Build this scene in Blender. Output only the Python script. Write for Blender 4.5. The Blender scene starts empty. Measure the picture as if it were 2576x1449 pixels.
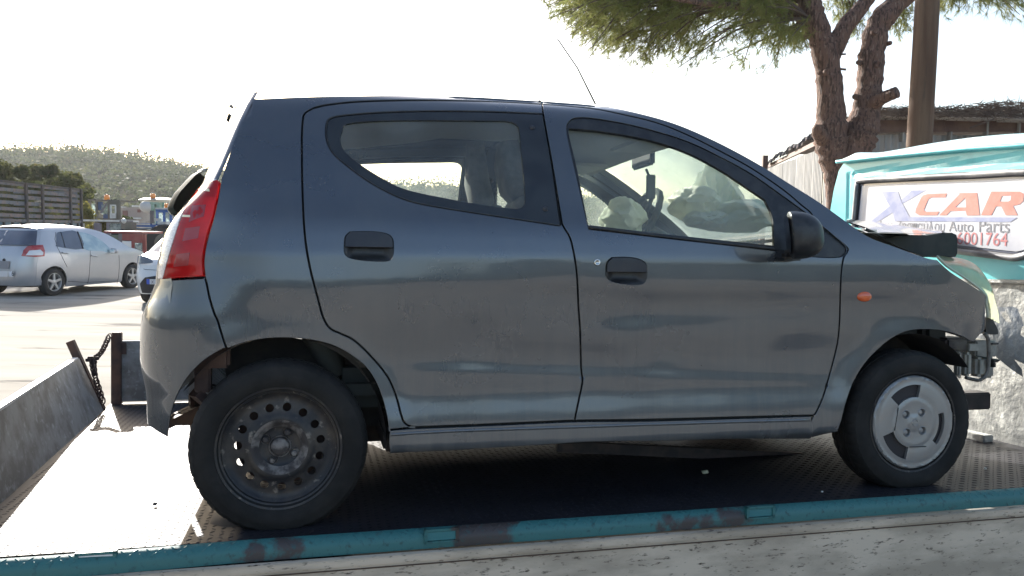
import bpy, bmesh, math, random
import numpy as np
from mathutils import Vector, Matrix
from mathutils.geometry import delaunay_2d_cdt

C = bpy.data.collections.new('scene'); bpy.context.scene.collection.children.link(C)
scn = bpy.context.scene
rad = math.radians
random.seed(7); RNG = np.random.default_rng(7)

# ------------------------------------------------------------------ camera, sky, sun, exposure
FPX, CX, CY = 2000.0, 1288.0, 724.5        # focal length and centre for a 2576 px wide picture
CAM_H = 1.57
EXPOSURE = 1.55
SKY_STRENGTH = 0.105
SUN_STRENGTH = 5.0

def rotm(ax, a):
    return np.array(Matrix.Rotation(a, 3, ax.upper()))
UP = rotm('y', rad(1.0)) @ rotm('x', rad(4.1)) @ np.array([0, 0, 1.0])     # world up seen by the camera
fw = np.array([0, 1.0, 0]); fw = fw - UP * (fw @ UP); fw /= np.linalg.norm(fw)
rt = np.cross(fw, UP)
RW = np.array([rt, fw, UP])                                               # camera axes -> world axes
CAMPOS = np.array([0, 0, CAM_H])
cam_d = bpy.data.cameras.new('camera'); cam = bpy.data.objects.new('camera', cam_d); C.objects.link(cam)
A = np.array([[1, 0, 0], [0, 0, -1], [0, 1, 0.0]])
Mc = RW @ A
cam.matrix_world = Matrix([[*Mc[0], 0], [*Mc[1], 0], [*Mc[2], CAM_H], [0, 0, 0, 1]])
cam_d.sensor_width = 36; cam_d.lens = FPX / 2576 * 36
cam_d.clip_start = 0.05; cam_d.clip_end = 3000
scn.camera = cam

# truck frame: x along the bed to the cab, y away from the camera, z up from the deck
TR = rotm('z', .23997179) @ rotm('y', .0045108) @ rotm('x', .02347839)
TO = np.array([-.73604027, 2.51323547, -.76210822])
TRW = RW @ TR; TOW = RW @ TO + CAMPOS
def T2W(p): return (np.asarray(p, float) @ TRW.T) + TOW
sun_t = np.array([-.247, .871, .431]); sun_t /= np.linalg.norm(sun_t)
SUN = TRW @ sun_t
sun_el = math.asin(SUN[2]); sun_az = math.atan2(SUN[0], SUN[1])

w = bpy.data.worlds.new('World'); scn.world = w; w.use_nodes = True
nt = w.node_tree; bg = nt.nodes['Background']
sky = nt.nodes.new('ShaderNodeTexSky'); sky.sky_type = 'NISHITA'; sky.sun_disc = False
sky.sun_elevation = sun_el; sky.sun_rotation = sun_az
sky.air_density = 1.0; sky.dust_density = 2.6; sky.ozone_density = 1.0
nt.links.new(sky.outputs[0], bg.inputs[0]); bg.inputs[1].default_value = SKY_STRENGTH
sl = bpy.data.lights.new('sun', 'SUN'); sl.energy = SUN_STRENGTH; sl.angle = rad(.53); sl.color = (1, .96, .89)
so = bpy.data.objects.new('sun', sl); C.objects.link(so); so.location = (-20, 40, 30)
so.rotation_euler = Vector(SUN).to_track_quat('Z', 'Y').to_euler()
vs = scn.view_settings; vs.view_transform = 'Standard'; vs.look = 'None'; vs.exposure = EXPOSURE; vs.gamma = 1; vs.use_curve_mapping = False
try:
    scn.cycles.max_bounces = 10; scn.cycles.transparent_max_bounces = 24
except Exception: pass

# ------------------------------------------------------------------ pixel helpers (2576 x 1449 picture pixels -> points)
def ray(px, py):
    return np.array([(px - CX) / FPX, 1.0, -(py - CY) / FPX])
def WP(px, py, depth): return RW @ (ray(px, py) * depth) + CAMPOS
def WG(px, py, z=0.0):
    d = RW @ ray(px, py); t = (z - CAM_H) / d[2]; return CAMPOS + d * t
def TP(px, py, axis, val):
    o = -TR.T @ TO; d = TR.T @ ray(px, py); t = (val - o[axis]) / d[axis]; return o + t * d
def zc(x0, y0, sc):
    return lambda l: [((x0 + a / sc) / 1.26708, (y0 + b / sc) / 1.26708) for a, b in l]

# ------------------------------------------------------------------ materials
MATS = {}
def mat(name, base, rough=.5, metal=0., c2=None, scale=4., lo=.4, hi=.6, c3=None, scale3=30., lo3=.55, hi3=.7,
        bump=0., bscale=60., coat=0., coatr=.05, stretch=(1, 1, 1), rvar=0., spec=.5, emit=None, alpha=None, detail=6.,
        trans=0., sss=0., bdist=.01):
    if name in MATS: return MATS[name]
    m = bpy.data.materials.new(name); m.use_nodes = True; t = m.node_tree; N = t.nodes; L = t.links
    b = N['Principled BSDF']
    b.inputs['Base Color'].default_value = (*base, 1); b.inputs['Roughness'].default_value = rough
    b.inputs['Metallic'].default_value = metal; b.inputs['Coat Weight'].default_value = coat
    b.inputs['Coat Roughness'].default_value = coatr; b.inputs['Specular IOR Level'].default_value = spec
    b.inputs['Transmission Weight'].default_value = trans
    tc = N.new('ShaderNodeTexCoord'); mp = N.new('ShaderNodeMapping'); mp.inputs['Scale'].default_value = stretch
    L.new(tc.outputs['Object'], mp.inputs[0])
    col = None
    def noise(sc, det=detail, r=.6):
        n = N.new('ShaderNodeTexNoise'); n.inputs['Scale'].default_value = sc; n.inputs['Detail'].default_value = det
        n.inputs['Roughness'].default_value = r; L.new(mp.outputs[0], n.inputs['Vector']); return n
    def ramp(src, a, bb):
        r = N.new('ShaderNodeMapRange'); r.inputs[1].default_value = a; r.inputs[2].default_value = bb; L.new(src, r.inputs[0]); return r.outputs[0]
    if c2 is not None:
        n = noise(scale); f = ramp(n.outputs[0], lo, hi)
        mx = N.new('ShaderNodeMix'); mx.data_type = 'RGBA'; mx.inputs[6].default_value = (*base, 1); mx.inputs[7].default_value = (*c2, 1)
        L.new(f, mx.inputs[0]); col = mx.outputs[2]
        if rvar:
            mr = N.new('ShaderNodeMapRange'); mr.inputs[3].default_value = rough; mr.inputs[4].default_value = rough + rvar
            L.new(f, mr.inputs[0]); L.new(mr.outputs[0], b.inputs['Roughness'])
    if c3 is not None:
        n3 = noise(scale3); f3 = ramp(n3.outputs[0], lo3, hi3)
        mx = N.new('ShaderNodeMix'); mx.data_type = 'RGBA'; mx.inputs[7].default_value = (*c3, 1)
        if col: L.new(col, mx.inputs[6])
        else: mx.inputs[6].default_value = (*base, 1)
        L.new(f3, mx.inputs[0]); col = mx.outputs[2]
    if col: L.new(col, b.inputs['Base Color'])
    if bump:
        nb = noise(bscale, 5.); bp = N.new('ShaderNodeBump'); bp.inputs['Strength'].default_value = bump; bp.inputs['Distance'].default_value = bdist
        L.new(nb.outputs[0], bp.inputs['Height']); L.new(bp.outputs[0], b.inputs['Normal'])
    if emit: b.inputs['Emission Color'].default_value = (*emit, 1); b.inputs['Emission Strength'].default_value = 1
    m.diffuse_color = (*base, 1)
    MATS[name] = m; return m
def glass(name, tint=(.8, .9, .85), dust=.1, dustcol=(.5, .52, .48), ior=1.5, rough=.02, dlo=.35, dhi=.75, dscale=6):
    if name in MATS: return MATS[name]
    m = bpy.data.materials.new(name); m.use_nodes = True; t = m.node_tree; N = t.nodes; L = t.links
    N.remove(N['Principled BSDF']); out = N['Material Output']
    tr = N.new('ShaderNodeBsdfTransparent'); tr.inputs[0].default_value = (*tint, 1)
    gl = N.new('ShaderNodeBsdfGlossy'); gl.inputs['Roughness'].default_value = rough; gl.inputs[0].default_value = (1, 1, 1, 1)
    fr = N.new('ShaderNodeFresnel'); fr.inputs[0].default_value = ior
    df = N.new('ShaderNodeBsdfDiffuse'); df.inputs[0].default_value = (*dustcol, 1)
    tl = N.new('ShaderNodeBsdfTranslucent'); tl.inputs[0].default_value = (*dustcol, 1)
    ad = N.new('ShaderNodeMixShader'); ad.inputs[0].default_value = .45; L.new(df.outputs[0], ad.inputs[1]); L.new(tl.outputs[0], ad.inputs[2])
    tc = N.new('ShaderNodeTexCoord'); n = N.new('ShaderNodeTexNoise'); n.inputs['Scale'].default_value = dscale; n.inputs['Detail'].default_value = 8
    L.new(tc.outputs['Object'], n.inputs[0])
    mr = N.new('ShaderNodeMapRange'); mr.inputs[1].default_value = dlo; mr.inputs[2].default_value = dhi; mr.inputs[3].default_value = dust * .5; mr.inputs[4].default_value = dust * 1.5
    L.new(n.outputs[0], mr.inputs[0])
    m1 = N.new('ShaderNodeMixShader'); L.new(mr.outputs[0], m1.inputs[0]); L.new(tr.outputs[0], m1.inputs[1]); L.new(ad.outputs[0], m1.inputs[2])
    m2 = N.new('ShaderNodeMixShader'); L.new(fr.outputs[0], m2.inputs[0]); L.new(m1.outputs[0], m2.inputs[1]); L.new(gl.outputs[0], m2.inputs[2])
    L.new(m2.outputs[0], out.inputs[0]); MATS[name] = m; return m

# ------------------------------------------------------------------ mesh helpers
class MB:
    def __init__(s): s.v = []; s.f = []; s.n = 0; s.mi = []; s.cur = 0
    def add(s, verts, faces):
        verts = np.asarray(verts, float); k = s.n
        s.v.append(verts); s.f += [tuple(int(i) + k for i in f) for f in faces]; s.mi += [s.cur] * len(faces); s.n += len(verts); return s
    def box(s, lo, hi, rot=None, o=None):
        x0, y0, z0 = lo; x1, y1, z1 = hi
        v = np.array([[x0, y0, z0], [x1, y0, z0], [x1, y1, z0], [x0, y1, z0], [x0, y0, z1], [x1, y0, z1], [x1, y1, z1], [x0, y1, z1]], float)
        if rot is not None: v = v @ np.asarray(rot).T
        if o is not None: v = v + np.asarray(o)
        return s.add(v, [(0, 3, 2, 1), (4, 5, 6, 7), (0, 1, 5, 4), (1, 2, 6, 5), (2, 3, 7, 6), (3, 0, 4, 7)])
    def bbox(s, lo, hi, b=.01, rot=None, o=None):      # bevelled box
        bm = bmesh.new(); bmesh.ops.create_cube(bm, size=1)
        lo = np.array(lo, float); hi = np.array(hi, float)
        for v in bm.verts: v.co = Vector((lo + hi) / 2 + np.array(v.co) * (hi - lo))
        bmesh.ops.bevel(bm, geom=bm.edges[:], offset=b, segments=2, affect='EDGES')
        V = np.array([v.co[:] for v in bm.verts]); F = [[v.index for v in f.verts] for f in bm.faces]; bm.free()
        if rot is not None: V = V @ np.asarray(rot).T
        if o is not None: V = V + np.asarray(o)
        return s.add(V, F)
    def beam(s, a, b, w, h=None, up=(0, 0, 1)):
        a = np.array(a, float); b = np.array(b, float); h = h or w; d = b - a; d /= np.linalg.norm(d)
        x = np.cross(d, up); 
        if np.linalg.norm(x) < 1e-4: x = np.cross(d, (1, 0, 0))
        x /= np.linalg.norm(x); z = np.cross(x, d)
        v = [p + x * i * w / 2 + z * j * h / 2 for p in (a, b) for i, j in ((-1, -1), (1, -1), (1, 1), (-1, 1))]
        return s.add(v, [(0, 1, 2, 3), (4, 7, 6, 5), (0, 4, 5, 1), (1, 5, 6, 2), (2, 6, 7, 3), (3, 7, 4, 0)])
    def tube(s, pts, r, n=10, caps=True):
        pts = np.array(pts, float); m = len(pts); r = np.broadcast_to(np.asarray(r, float), (m,))
        t = np.gradient(pts, axis=0); t /= np.linalg.norm(t, axis=1)[:, None] + 1e-9
        ref = np.array([0, 0, 1.0]) if abs(t[0][2]) < .9 else np.array([1.0, 0, 0]); rings = []
        u = np.cross(t[0], ref); u /= np.linalg.norm(u)
        for i in range(m):
            u = u - t[i] * (u @ t[i]); u /= np.linalg.norm(u) + 1e-9; w2 = np.cross(t[i], u)
            a = np.linspace(0, 2 * np.pi, n, endpoint=False)
            rings.append(pts[i] + r[i] * (np.cos(a)[:, None] * u + np.sin(a)[:, None] * w2))
        F = []
        for i in range(m - 1):
            for j in range(n):
                a0 = i * n + j; a1 = i * n + (j + 1) % n; F.append((a0, a1, a1 + n, a0 + n))
        if caps: F.append(tuple(range(n))[::-1]); F.append(tuple(range((m - 1) * n, m * n)))
        return s.add(np.concatenate(rings), F)
    def lathe(s, prof, n=48, axis='y', o=(0, 0, 0), close=False):
        prof = np.array(prof, float); m = len(prof); a = np.linspace(0, 2 * np.pi, n, endpoint=False); V = []
        for r, h in prof:
            ring = np.stack([r * np.cos(a), np.full(n, h), r * np.sin(a)], 1)
            if axis == 'z': ring = ring[:, [0, 2, 1]] * [1, -1, 1]
            if axis == 'x': ring = ring[:, [1, 0, 2]] * [1, -1, 1]
            V.append(ring)
        F = [(i * n + j, i * n + (j + 1) % n, (i + 1) * n + (j + 1) % n, (i + 1) * n + j) for i in range(m - 1) for j in range(n)]
        return s.add(np.concatenate(V) + np.array(o), F)
    def grid(s, P, flip=False):
        P = np.asarray(P, float); a, b = P.shape[:2]
        F = [(i * b + j, i * b + j + 1, (i + 1) * b + j + 1, (i + 1) * b + j) for i in range(a - 1) for j in range(b - 1)]
        if flip: F = [f[::-1] for f in F]
        return s.add(P.reshape(-1, 3), F)
    def prism(s, poly, fn0, fn1):       # poly 2d -> two 3d copies joined by sides
        a = [fn0(*p) for p in poly]; b = [fn1(*p) for p in poly]; n = len(poly)
        s.add(a + b, [tuple(range(n))[::-1], tuple(range(n, 2 * n))] + [(i, (i + 1) % n, n + (i + 1) % n, n + i) for i in range(n)]); return s
    def build(s, name, m, parent=None, smooth=False, off=None, auto=None):
        V = np.concatenate(s.v) if s.v else np.zeros((0, 3))
        me = bpy.data.meshes.new(name); me.from_pydata(V.tolist(), [], s.f)
        ms = m if isinstance(m, (list, tuple)) else [m]
        for q in ms: me.materials.append(q)
        if len(ms) > 1: me.polygons.foreach_set('material_index', s.mi)
        if smooth: me.polygons.foreach_set('use_smooth', [True] * len(me.polygons))
        if smooth and auto: me.set_sharp_from_angle(angle=rad(auto))
        me.update(); return link(name, me, parent)
def link(name, me, parent=None):
    o = bpy.data.objects.new(name, me); C.objects.link(o)
    if parent is not None:
        o.parent = parent
        if 'org' in ORG.get(parent.name, {}): o.location = [-q for q in ORG[parent.name]['org']]
    return o
ORG = {}
def tag(o, label=None, cat=None, group=None, kind=None):
    if label: o['label'] = label
    if cat: o['category'] = cat
    if group: o['group'] = group
    if kind: o['kind'] = kind
    return o
def thing(name, label, cat, R=None, o=(0, 0, 0), org=(0, 0, 0), group=None):
    """Empty whose children are written in the frame (R, o); it stands at the point org of that frame."""
    e = bpy.data.objects.new(name, None); C.objects.link(e); e.empty_display_size = .2
    R = np.eye(3) if R is None else R; org = np.array(org, float); p = R @ org + np.array(o, float)
    e.matrix_world = Matrix([[*R[0], p[0]], [*R[1], p[1]], [*R[2], p[2]], [0, 0, 0, 1]])
    ORG[e.name] = {'org': tuple(org)}
    return tag(e, label, cat, group)
def tt(name, label, cat, org, group=None): return thing(name, label, cat, TRW, TOW, org, group)
def copy_tree(o, parent=None):
    c = o.copy(); C.objects.link(c)
    if parent is not None: c.parent = parent
    for ch in list(o.children): copy_tree(ch, c)
    return c

# ------------------------------------------------------------------ curves and panels
def catmull(pts, n=6):
    P = np.array(pts, float)
    if len(P) < 3: return P
    Q = np.vstack([2 * P[0] - P[1], P, 2 * P[-1] - P[-2]]); out = []
    for i in range(1, len(Q) - 2):
        p0, p1, p2, p3 = Q[i - 1:i + 3]
        for t in np.linspace(0, 1, n, endpoint=False):
            out.append(.5 * ((2 * p1) + (-p0 + p2) * t + (2 * p0 - 5 * p1 + 4 * p2 - p3) * t * t + (-p0 + 3 * p1 - 3 * p2 + p3) * t ** 3))
    out.append(Q[-2]); return np.array(out)
def resample(P, step, closed=False):
    P = np.array(P, float)
    if closed: P = np.vstack([P, P[:1]])
    out = []
    for a, b in zip(P[:-1], P[1:]):
        k = max(1, int(np.ceil(np.linalg.norm(b - a) / step)))
        for t in range(k): out.append(a + (b - a) * t / k)
    if not closed: out.append(P[-1])
    return np.array(out)
def dedupe(P, e=1e-4):
    out = [P[0]]
    for p in P[1:]:
        if np.linalg.norm(p - out[-1]) > e: out.append(p)
    if np.linalg.norm(out[0] - out[-1]) <= e: out.pop()
    return np.array(out)
def area(P): x, y = P[:, 0], P[:, 1]; return .5 * np.sum(x * np.roll(y, -1) - np.roll(x, -1) * y)
def inset(P, d):
    if area(P) < 0: P = P[::-1]
    e = np.roll(P, -1, 0) - P; e /= np.linalg.norm(e, axis=1)[:, None] + 1e-12
    n = np.stack([-e[:, 1], e[:, 0]], 1); nn = n + np.roll(n, 1, 0); nn /= np.linalg.norm(nn, axis=1)[:, None] + 1e-9
    return P + nn * d
def inside(P, poly):
    x, y = P[:, 0][:, None], P[:, 1][:, None]; a = poly; b = np.roll(poly, -1, 0)
    c = ((a[:, 1] > y) != (b[:, 1] > y)) & (x < (b[:, 0] - a[:, 0]) * (y - a[:, 1]) / (b[:, 1] - a[:, 1] + 1e-15) + a[:, 0])
    return c.sum(1) % 2 == 1
def pchip(xs, ys):
    xs = np.array(xs, float); ys = np.array(ys, float); h = np.diff(xs); d = np.diff(ys) / h; m = np.zeros(len(xs))
    m[0], m[-1] = d[0], d[-1]
    for i in range(1, len(xs) - 1):
        if d[i - 1] * d[i] > 0:
            w1 = 2 * h[i] + h[i - 1]; w2 = h[i] + 2 * h[i - 1]; m[i] = (w1 + w2) / (w1 / d[i - 1] + w2 / d[i])
    def f(x):
        x = np.clip(x, xs[0], xs[-1]); i = np.clip(np.searchsorted(xs, x) - 1, 0, len(xs) - 2)
        t = (x - xs[i]) / h[i]; t2 = t * t; t3 = t2 * t
        return (2 * t3 - 3 * t2 + 1) * ys[i] + (t3 - 2 * t2 + t) * h[i] * m[i] + (-2 * t3 + 3 * t2) * ys[i + 1] + (t3 - t2) * h[i] * m[i + 1]
    return f
def sstep(a, b, x): t = np.clip((x - a) / (b - a), 0, 1); return t * t * (3 - 2 * t)

class Body:
    """Side-and-rear skin of a car: point for (s, z), s runs forward along the plan curve."""
    def __init__(self, R, o, yc, base, plan, cr, t1, ph1, extra=None, cf=None, tf=None, phf=None):
        self.R, self.o, self.yc = R, o, yc; self.base, self.plan, self.cr, self.t1, self.ph1, self.extra = base, plan, cr, t1, ph1, extra
        self.cf, self.tf, self.phf = cf, tf, phf
    def turn(self, t, t1, p1, z=None):
        u = (np.arange(24) + .5) / 24; T = t[:, None] * u
        rt_ = self.rate(z)[:, None] if getattr(self, 'rate', None) is not None else rad(40)
        ph = np.where(T < t1[:, None], rad(4) + (p1[:, None] - rad(4)) * T / t1[:, None], p1[:, None] + rt_ * (T - t1[:, None]))
        ph = np.minimum(ph, rad(90)); return (np.cos(ph).mean(1) * t), (np.sin(ph).mean(1) * t)
    def raw(self, s, z):
        s = np.asarray(s, float); z = np.asarray(z, float)
        c = self.cr(z); t = np.maximum(c - s, 0); z = np.broadcast_to(z, np.broadcast(s, z).shape) + 0.; shp = z.shape; dx, dy = self.turn(np.broadcast_to(t, shp).reshape(-1), np.broadcast_to(self.t1(z), shp).reshape(-1), np.broadcast_to(self.ph1(z), shp).reshape(-1), z.reshape(-1)); dx, dy = dx.reshape(shp), dy.reshape(shp)
        x = np.maximum(s, c) - dx; y0 = dy
        if self.cf is not None:
            c2 = self.cf(z); t = np.maximum(s - c2, 0); fx, fy = self.turn(t.reshape(-1), np.broadcast_to(self.tf(z), shp).reshape(-1), np.broadcast_to(self.phf(z), shp).reshape(-1), z.reshape(-1)); fx, fy = fx.reshape(shp), fy.reshape(shp)
            x = np.where(s > c2, c2 + fx, x); y0 = y0 + fy
        y = self.base(z) + self.plan(np.where(s > c, s, c)) + y0
        if self.extra is not None: y = y + self.extra(s, z)
        return np.stack([x, y, z], -1)
    def nrm(self, s, z):
        e = 2e-3; a = self.raw(s + e, z) - self.raw(s - e, z); e = 8e-4; b = self.raw(s, z + e) - self.raw(s, z - e)
        n = np.cross(a, b); n /= np.linalg.norm(n, axis=-1)[..., None] + 1e-12; return n     # points outward (-y)
    def P(self, s, z, off=0.):
        s = np.asarray(s, float); z = np.asarray(z, float)
        if np.isscalar(off) and off == 0: return self.raw(s, z)
        return self.raw(s, z) - self.nrm(s, z) * np.asarray(off)[..., None] if not np.isscalar(off) else self.raw(s, z) - self.nrm(s, z) * off
    def inv(self, pts, off=0.):
        """picture pixels -> (s, z) on the skin"""
        pts = np.array(pts, float); R, o = self.R, self.o
        D = np.stack([(pts[:, 0] - CX) / FPX, np.ones(len(pts)), -(pts[:, 1] - CY) / FPX], 1)
        oc = -R.T @ o; Dc = D @ R; t = (.05 - oc[1]) / Dc[:, 1]; g = oc + Dc * t[:, None]; q = np.stack([g[:, 0], g[:, 2]], 1)
        def proj(q):
            X = self.P(q[:, 0], q[:, 1], off) @ R.T + o; return np.stack([CX + FPX * X[:, 0] / X[:, 1], CY - FPX * X[:, 2] / X[:, 1]], 1)
        for it in range(14):
            p0 = proj(q); r = pts - p0; e = 1e-4
            a = (proj(q + [e, 0]) - p0) / e; b = (proj(q + [0, e]) - p0) / e
            det = a[:, 0] * b[:, 1] - a[:, 1] * b[:, 0]; det = np.where(np.abs(det) < 3e4, np.sign(det + 1e-9) * 3e4, det)
            ds = (r[:, 0] * b[:, 1] - r[:, 1] * b[:, 0]) / det; dz = (a[:, 0] * r[:, 1] - a[:, 1] * r[:, 0]) / det
            q = q + np.clip(np.stack([ds, dz], 1), -.08, .08)
        return q

def tri2d(outer, holes, g, lines=()):
    loops = [outer] + list(holes); V = []; E = []; k = 0; LP = []
    for l in loops:
        n = len(l); V += [tuple(p) for p in l]; E += [(k + i, k + (i + 1) % n) for i in range(n)]; k += n
    for l in lines:
        l = resample(np.array(l), .012); ok = inside(l, outer)
        for h in holes: ok &= ~inside(l, h)
        bb = np.concatenate(loops); idx = np.where(ok)[0]
        keep = [i for i in idx if np.linalg.norm(bb - l[i], axis=1).min() > .002]
        k0 = len(V)
        for a, i in enumerate(keep):
            V.append(tuple(l[i]))
            if a and keep[a - 1] == i - 1: E.append((k0 + a - 1, k0 + a))
        if keep: LP.append(l[keep])
    if g:
        mn, mx = outer.min(0), outer.max(0)
        G = np.stack(np.meshgrid(np.arange(mn[0] + g / 2, mx[0], g), np.arange(mn[1] + g / 2, mx[1], g), indexing='ij'), -1).reshape(-1, 2)
        if len(G):
            G = G + RNG.normal(0, g * .02, G.shape)
            ok = inside(G, outer)
            for h in holes: ok &= ~inside(G, h)
            B = np.concatenate(loops + LP); G = G[ok]
            if len(G):
                dmin = np.full(len(G), 9.)
                for i in range(0, len(B), 200): dmin = np.minimum(dmin, np.linalg.norm(G[:, None] - B[None, i:i + 200], axis=2).min(1))
                G = G[dmin > g * .35]; V += [tuple(p) for p in G]
    vo, _, fo, _, _, _ = delaunay_2d_cdt([Vector(p) for p in V], E, [], 0, 1e-6)
    vo = np.array([v[:] for v in vo]); T = np.array(fo); c = vo[T].mean(1); ok = inside(c, outer)
    for h in holes: ok &= ~inside(c, h)
    T = T[ok]; v0, v1, v2 = vo[T[:, 0]], vo[T[:, 1]], vo[T[:, 2]]
    ar = (v1[:, 0] - v0[:, 0]) * (v2[:, 1] - v0[:, 1]) - (v1[:, 1] - v0[:, 1]) * (v2[:, 0] - v0[:, 0])
    T[ar < 0] = T[ar < 0][:, ::-1]; T = T[np.abs(ar) > 1e-9]; return vo, T

def panel(body, name, outer, m, parent, holes=(), off=0., gap=.0025, thick=.02, g=.03, step=.012, mirror=False, closed=False, rnd=.002):
    """outer / holes in (s, z). Skin + rolled edge + return flange."""
    outer = resample(dedupe(np.asarray(outer, float)), step, True); outer = outer if area(outer) > 0 else outer[::-1]
    outer = inset(outer, gap) if gap else outer
    hs = []
    for h in holes:
        h = resample(dedupe(np.asarray(h, float)), step, True); hs.append(h if area(h) > 0 else h[::-1])
    skin_o = inset(outer, rnd) if rnd else outer; skin_h = [inset(h, -rnd) if rnd else h for h in hs]
    vo, T = tri2d(skin_o, skin_h, g, getattr(body, 'lines', ()))
    V = [body.P(vo[:, 0], vo[:, 1], off)]; Nn = [body.nrm(vo[:, 0], vo[:, 1])]; F = [tuple(t) for t in T]; k = len(vo)
    if thick:
        for lp, sk, sg in [(outer, skin_o, 1)] + [(h, s, -1) for h, s in zip(hs, skin_h)]:
            n = len(lp); sn = body.nrm(sk[:, 0], sk[:, 1]); P0 = body.P(sk[:, 0], sk[:, 1], off)
            P1 = body.P(lp[:, 0], lp[:, 1], off + rnd); P2 = body.P(lp[:, 0], lp[:, 1], off + thick)
            lat = P1 - P0; lat /= np.linalg.norm(lat, axis=1)[:, None] + 1e-9
            V += [P0, P1, P2]; Nn += [sn, (sn * .5 + lat), lat]
            for i in range(n):
                j = (i + 1) % n
                for a in (0, 1):
                    q = (k + a * n + i, k + a * n + j, k + (a + 1) * n + j, k + (a + 1) * n + i)
                    F.append(q[::-1] if sg > 0 else q)
            k += 3 * n
    if closed:
        V.append(body.P(vo[:, 0], vo[:, 1], off + thick)); Nn.append(-body.nrm(vo[:, 0], vo[:, 1])); F += [tuple(int(a) + k for a in t[::-1]) for t in T]
    V = np.concatenate(V); Nn = np.concatenate(Nn); Nn = Nn / (np.linalg.norm(Nn, axis=1)[:, None] + 1e-9)
    def mk(V, F, Nn, nm):
        me = bpy.data.meshes.new(nm); me.from_pydata(V.tolist(), [], [tuple(int(a) for a in f) for f in F]); me.materials.append(m)
        me.polygons.foreach_set('use_smooth', [True] * len(me.polygons)); me.update()
        try: me.normals_split_custom_set_from_vertices(Nn.tolist())
        except Exception as ex: print('normals', ex)
        return link(nm, me, parent)
    o = mk(V, F, Nn, name)
    if mirror:
        V2 = V.copy(); V2[:, 1] = 2 * body.yc - V2[:, 1]; N2 = Nn.copy(); N2[:, 1] *= -1
        o2 = mk(V2, [tuple(f)[::-1] for f in F], N2, name); return o, o2
    return o
# ================================================================== ground and far setting
GROUND = mat('dusty_concrete', (.33, .305, .265), 1., spec=.12, c2=(.24, .22, .19), scale=.5, lo=.4, hi=.65, c3=(.06, .055, .05), scale3=1.1, lo3=.60, hi3=.68, stretch=(.35, 1.8, 1), bump=.3, bscale=3, bdist=.02)
b = MB(); n = 40; xs = np.concatenate([-np.geomspace(700, 8, 10), np.linspace(-6, 20, 12), np.geomspace(24, 700, 10)]); ys = np.concatenate([-np.geomspace(700, 8, 10), np.linspace(-6, 40, 18), np.geomspace(45, 900, 10)])
b.grid(np.array([[(x, y, 0) for x in xs] for y in ys])); tag(b.build('ground', GROUND), kind='structure')
# ------------------------------------------------------------------ foliage helpers
def leafmat(name, c, c2, c3=None, tl=.35, scale=1.5):
    m = mat(name, c, .75, c2=c2, scale=scale, lo=.35, hi=.65, c3=c3, scale3=scale * 7, lo3=.55, hi3=.7, spec=.04); t = m.node_tree
    pb = t.nodes['Principled BSDF']; a = t.nodes.new('ShaderNodeBsdfTranslucent'); x = t.nodes.new('ShaderNodeMixShader'); x.inputs[0].default_value = tl
    src = pb.inputs['Base Color'].links[0].from_socket; t.links.new(src, a.inputs[0]); t.links.new(pb.outputs[0], x.inputs[1]); t.links.new(a.outputs[0], x.inputs[2]); t.links.new(x.outputs[0], t.nodes['Material Output'].inputs[0]); return m
def tris(name, V, m, parent=None):
    """V: (n,3,3) triangles"""
    n = len(V); me = bpy.data.meshes.new(name); me.vertices.add(n * 3); me.vertices.foreach_set('co', V.reshape(-1).astype(np.float32)); me.loops.add(n * 3); me.loops.foreach_set('vertex_index', np.arange(n * 3, dtype=np.int32))
    me.polygons.add(n); me.polygons.foreach_set('loop_start', np.arange(0, n * 3, 3, dtype=np.int32)); me.update(calc_edges=True); me.materials.append(m); return link(name, me, parent)
def leaves(centres, radii, per, size, flat=1.0, rng=RNG):
    """random leaf triangles in lumpy shells round the centres"""
    C_ = np.repeat(centres, per, 0); R_ = np.repeat(radii, per, 0); n = len(C_); d = rng.normal(size=(n, 3)); d /= np.linalg.norm(d, axis=1)[:, None]
    rr = R_ * (rng.random(n) ** .4)[:, None] * [1, 1, flat]; p = C_ + d * rr; a = rng.normal(size=(n, 3)); a /= np.linalg.norm(a, axis=1)[:, None]; b_ = np.cross(a, d + rng.normal(0, .4, (n, 3))); b_ /= np.linalg.norm(b_, axis=1)[:, None] + 1e-9
    s = (size * (.6 + .8 * rng.random(n)))[:, None]; return np.stack([p - a * s * .5, p + a * s * .5, p + b_ * s * .8], 1)
# ------------------------------------------------------------------ wooded hills
def hill_h(x, y):
    """height of the land; high ground to the left and far ahead, low ridge all round behind"""
    px = CX + FPX * x / np.maximum(y, 1)
    sk = np.interp(px, [-900, -200, 0, 100, 200, 330, 400, 510, 700, 1000, 1300, 1700, 2100, 3200], [340, 350, 374, 378, 384, 402, 412, 428, 446, 466, 490, 510, 530, 545])
    top = (559 + .0175 * px - sk) / FPX * 300 - 4.0; f = sstep(95, 300, y) ; h = top * f
    h = np.where(y > 60, h, 0); return h
WOOD = leafmat('hill_foliage', (.045, .062, .028), (.085, .10, .045), (.16, .15, .07), .3, .05); SCRUB = mat('hill_scrub', (.030, .032, .020), 1., spec=0., c2=(.055, .05, .03), scale=.05, c3=(.02, .025, .015), scale3=.25)
xs = np.linspace(-420, 330, 110); ys = np.concatenate([np.linspace(90, 310, 60), np.linspace(330, 520, 6)])
X, Y = np.meshgrid(xs, ys, indexing='ij'); Hh = hill_h(X, Y) + 1.6 * np.sin(X * .05 + Y * .03) * sstep(110, 160, Y) + RNG.normal(0, .5, X.shape) * sstep(110, 150, Y)
Hh[Y > 320] -= (Y[Y > 320] - 320) * .05; b = MB(); b.grid(np.stack([X, Y, Hh - .05], -1)); tag(b.build('wooded_hill', SCRUB, None, True), kind='structure')
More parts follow.
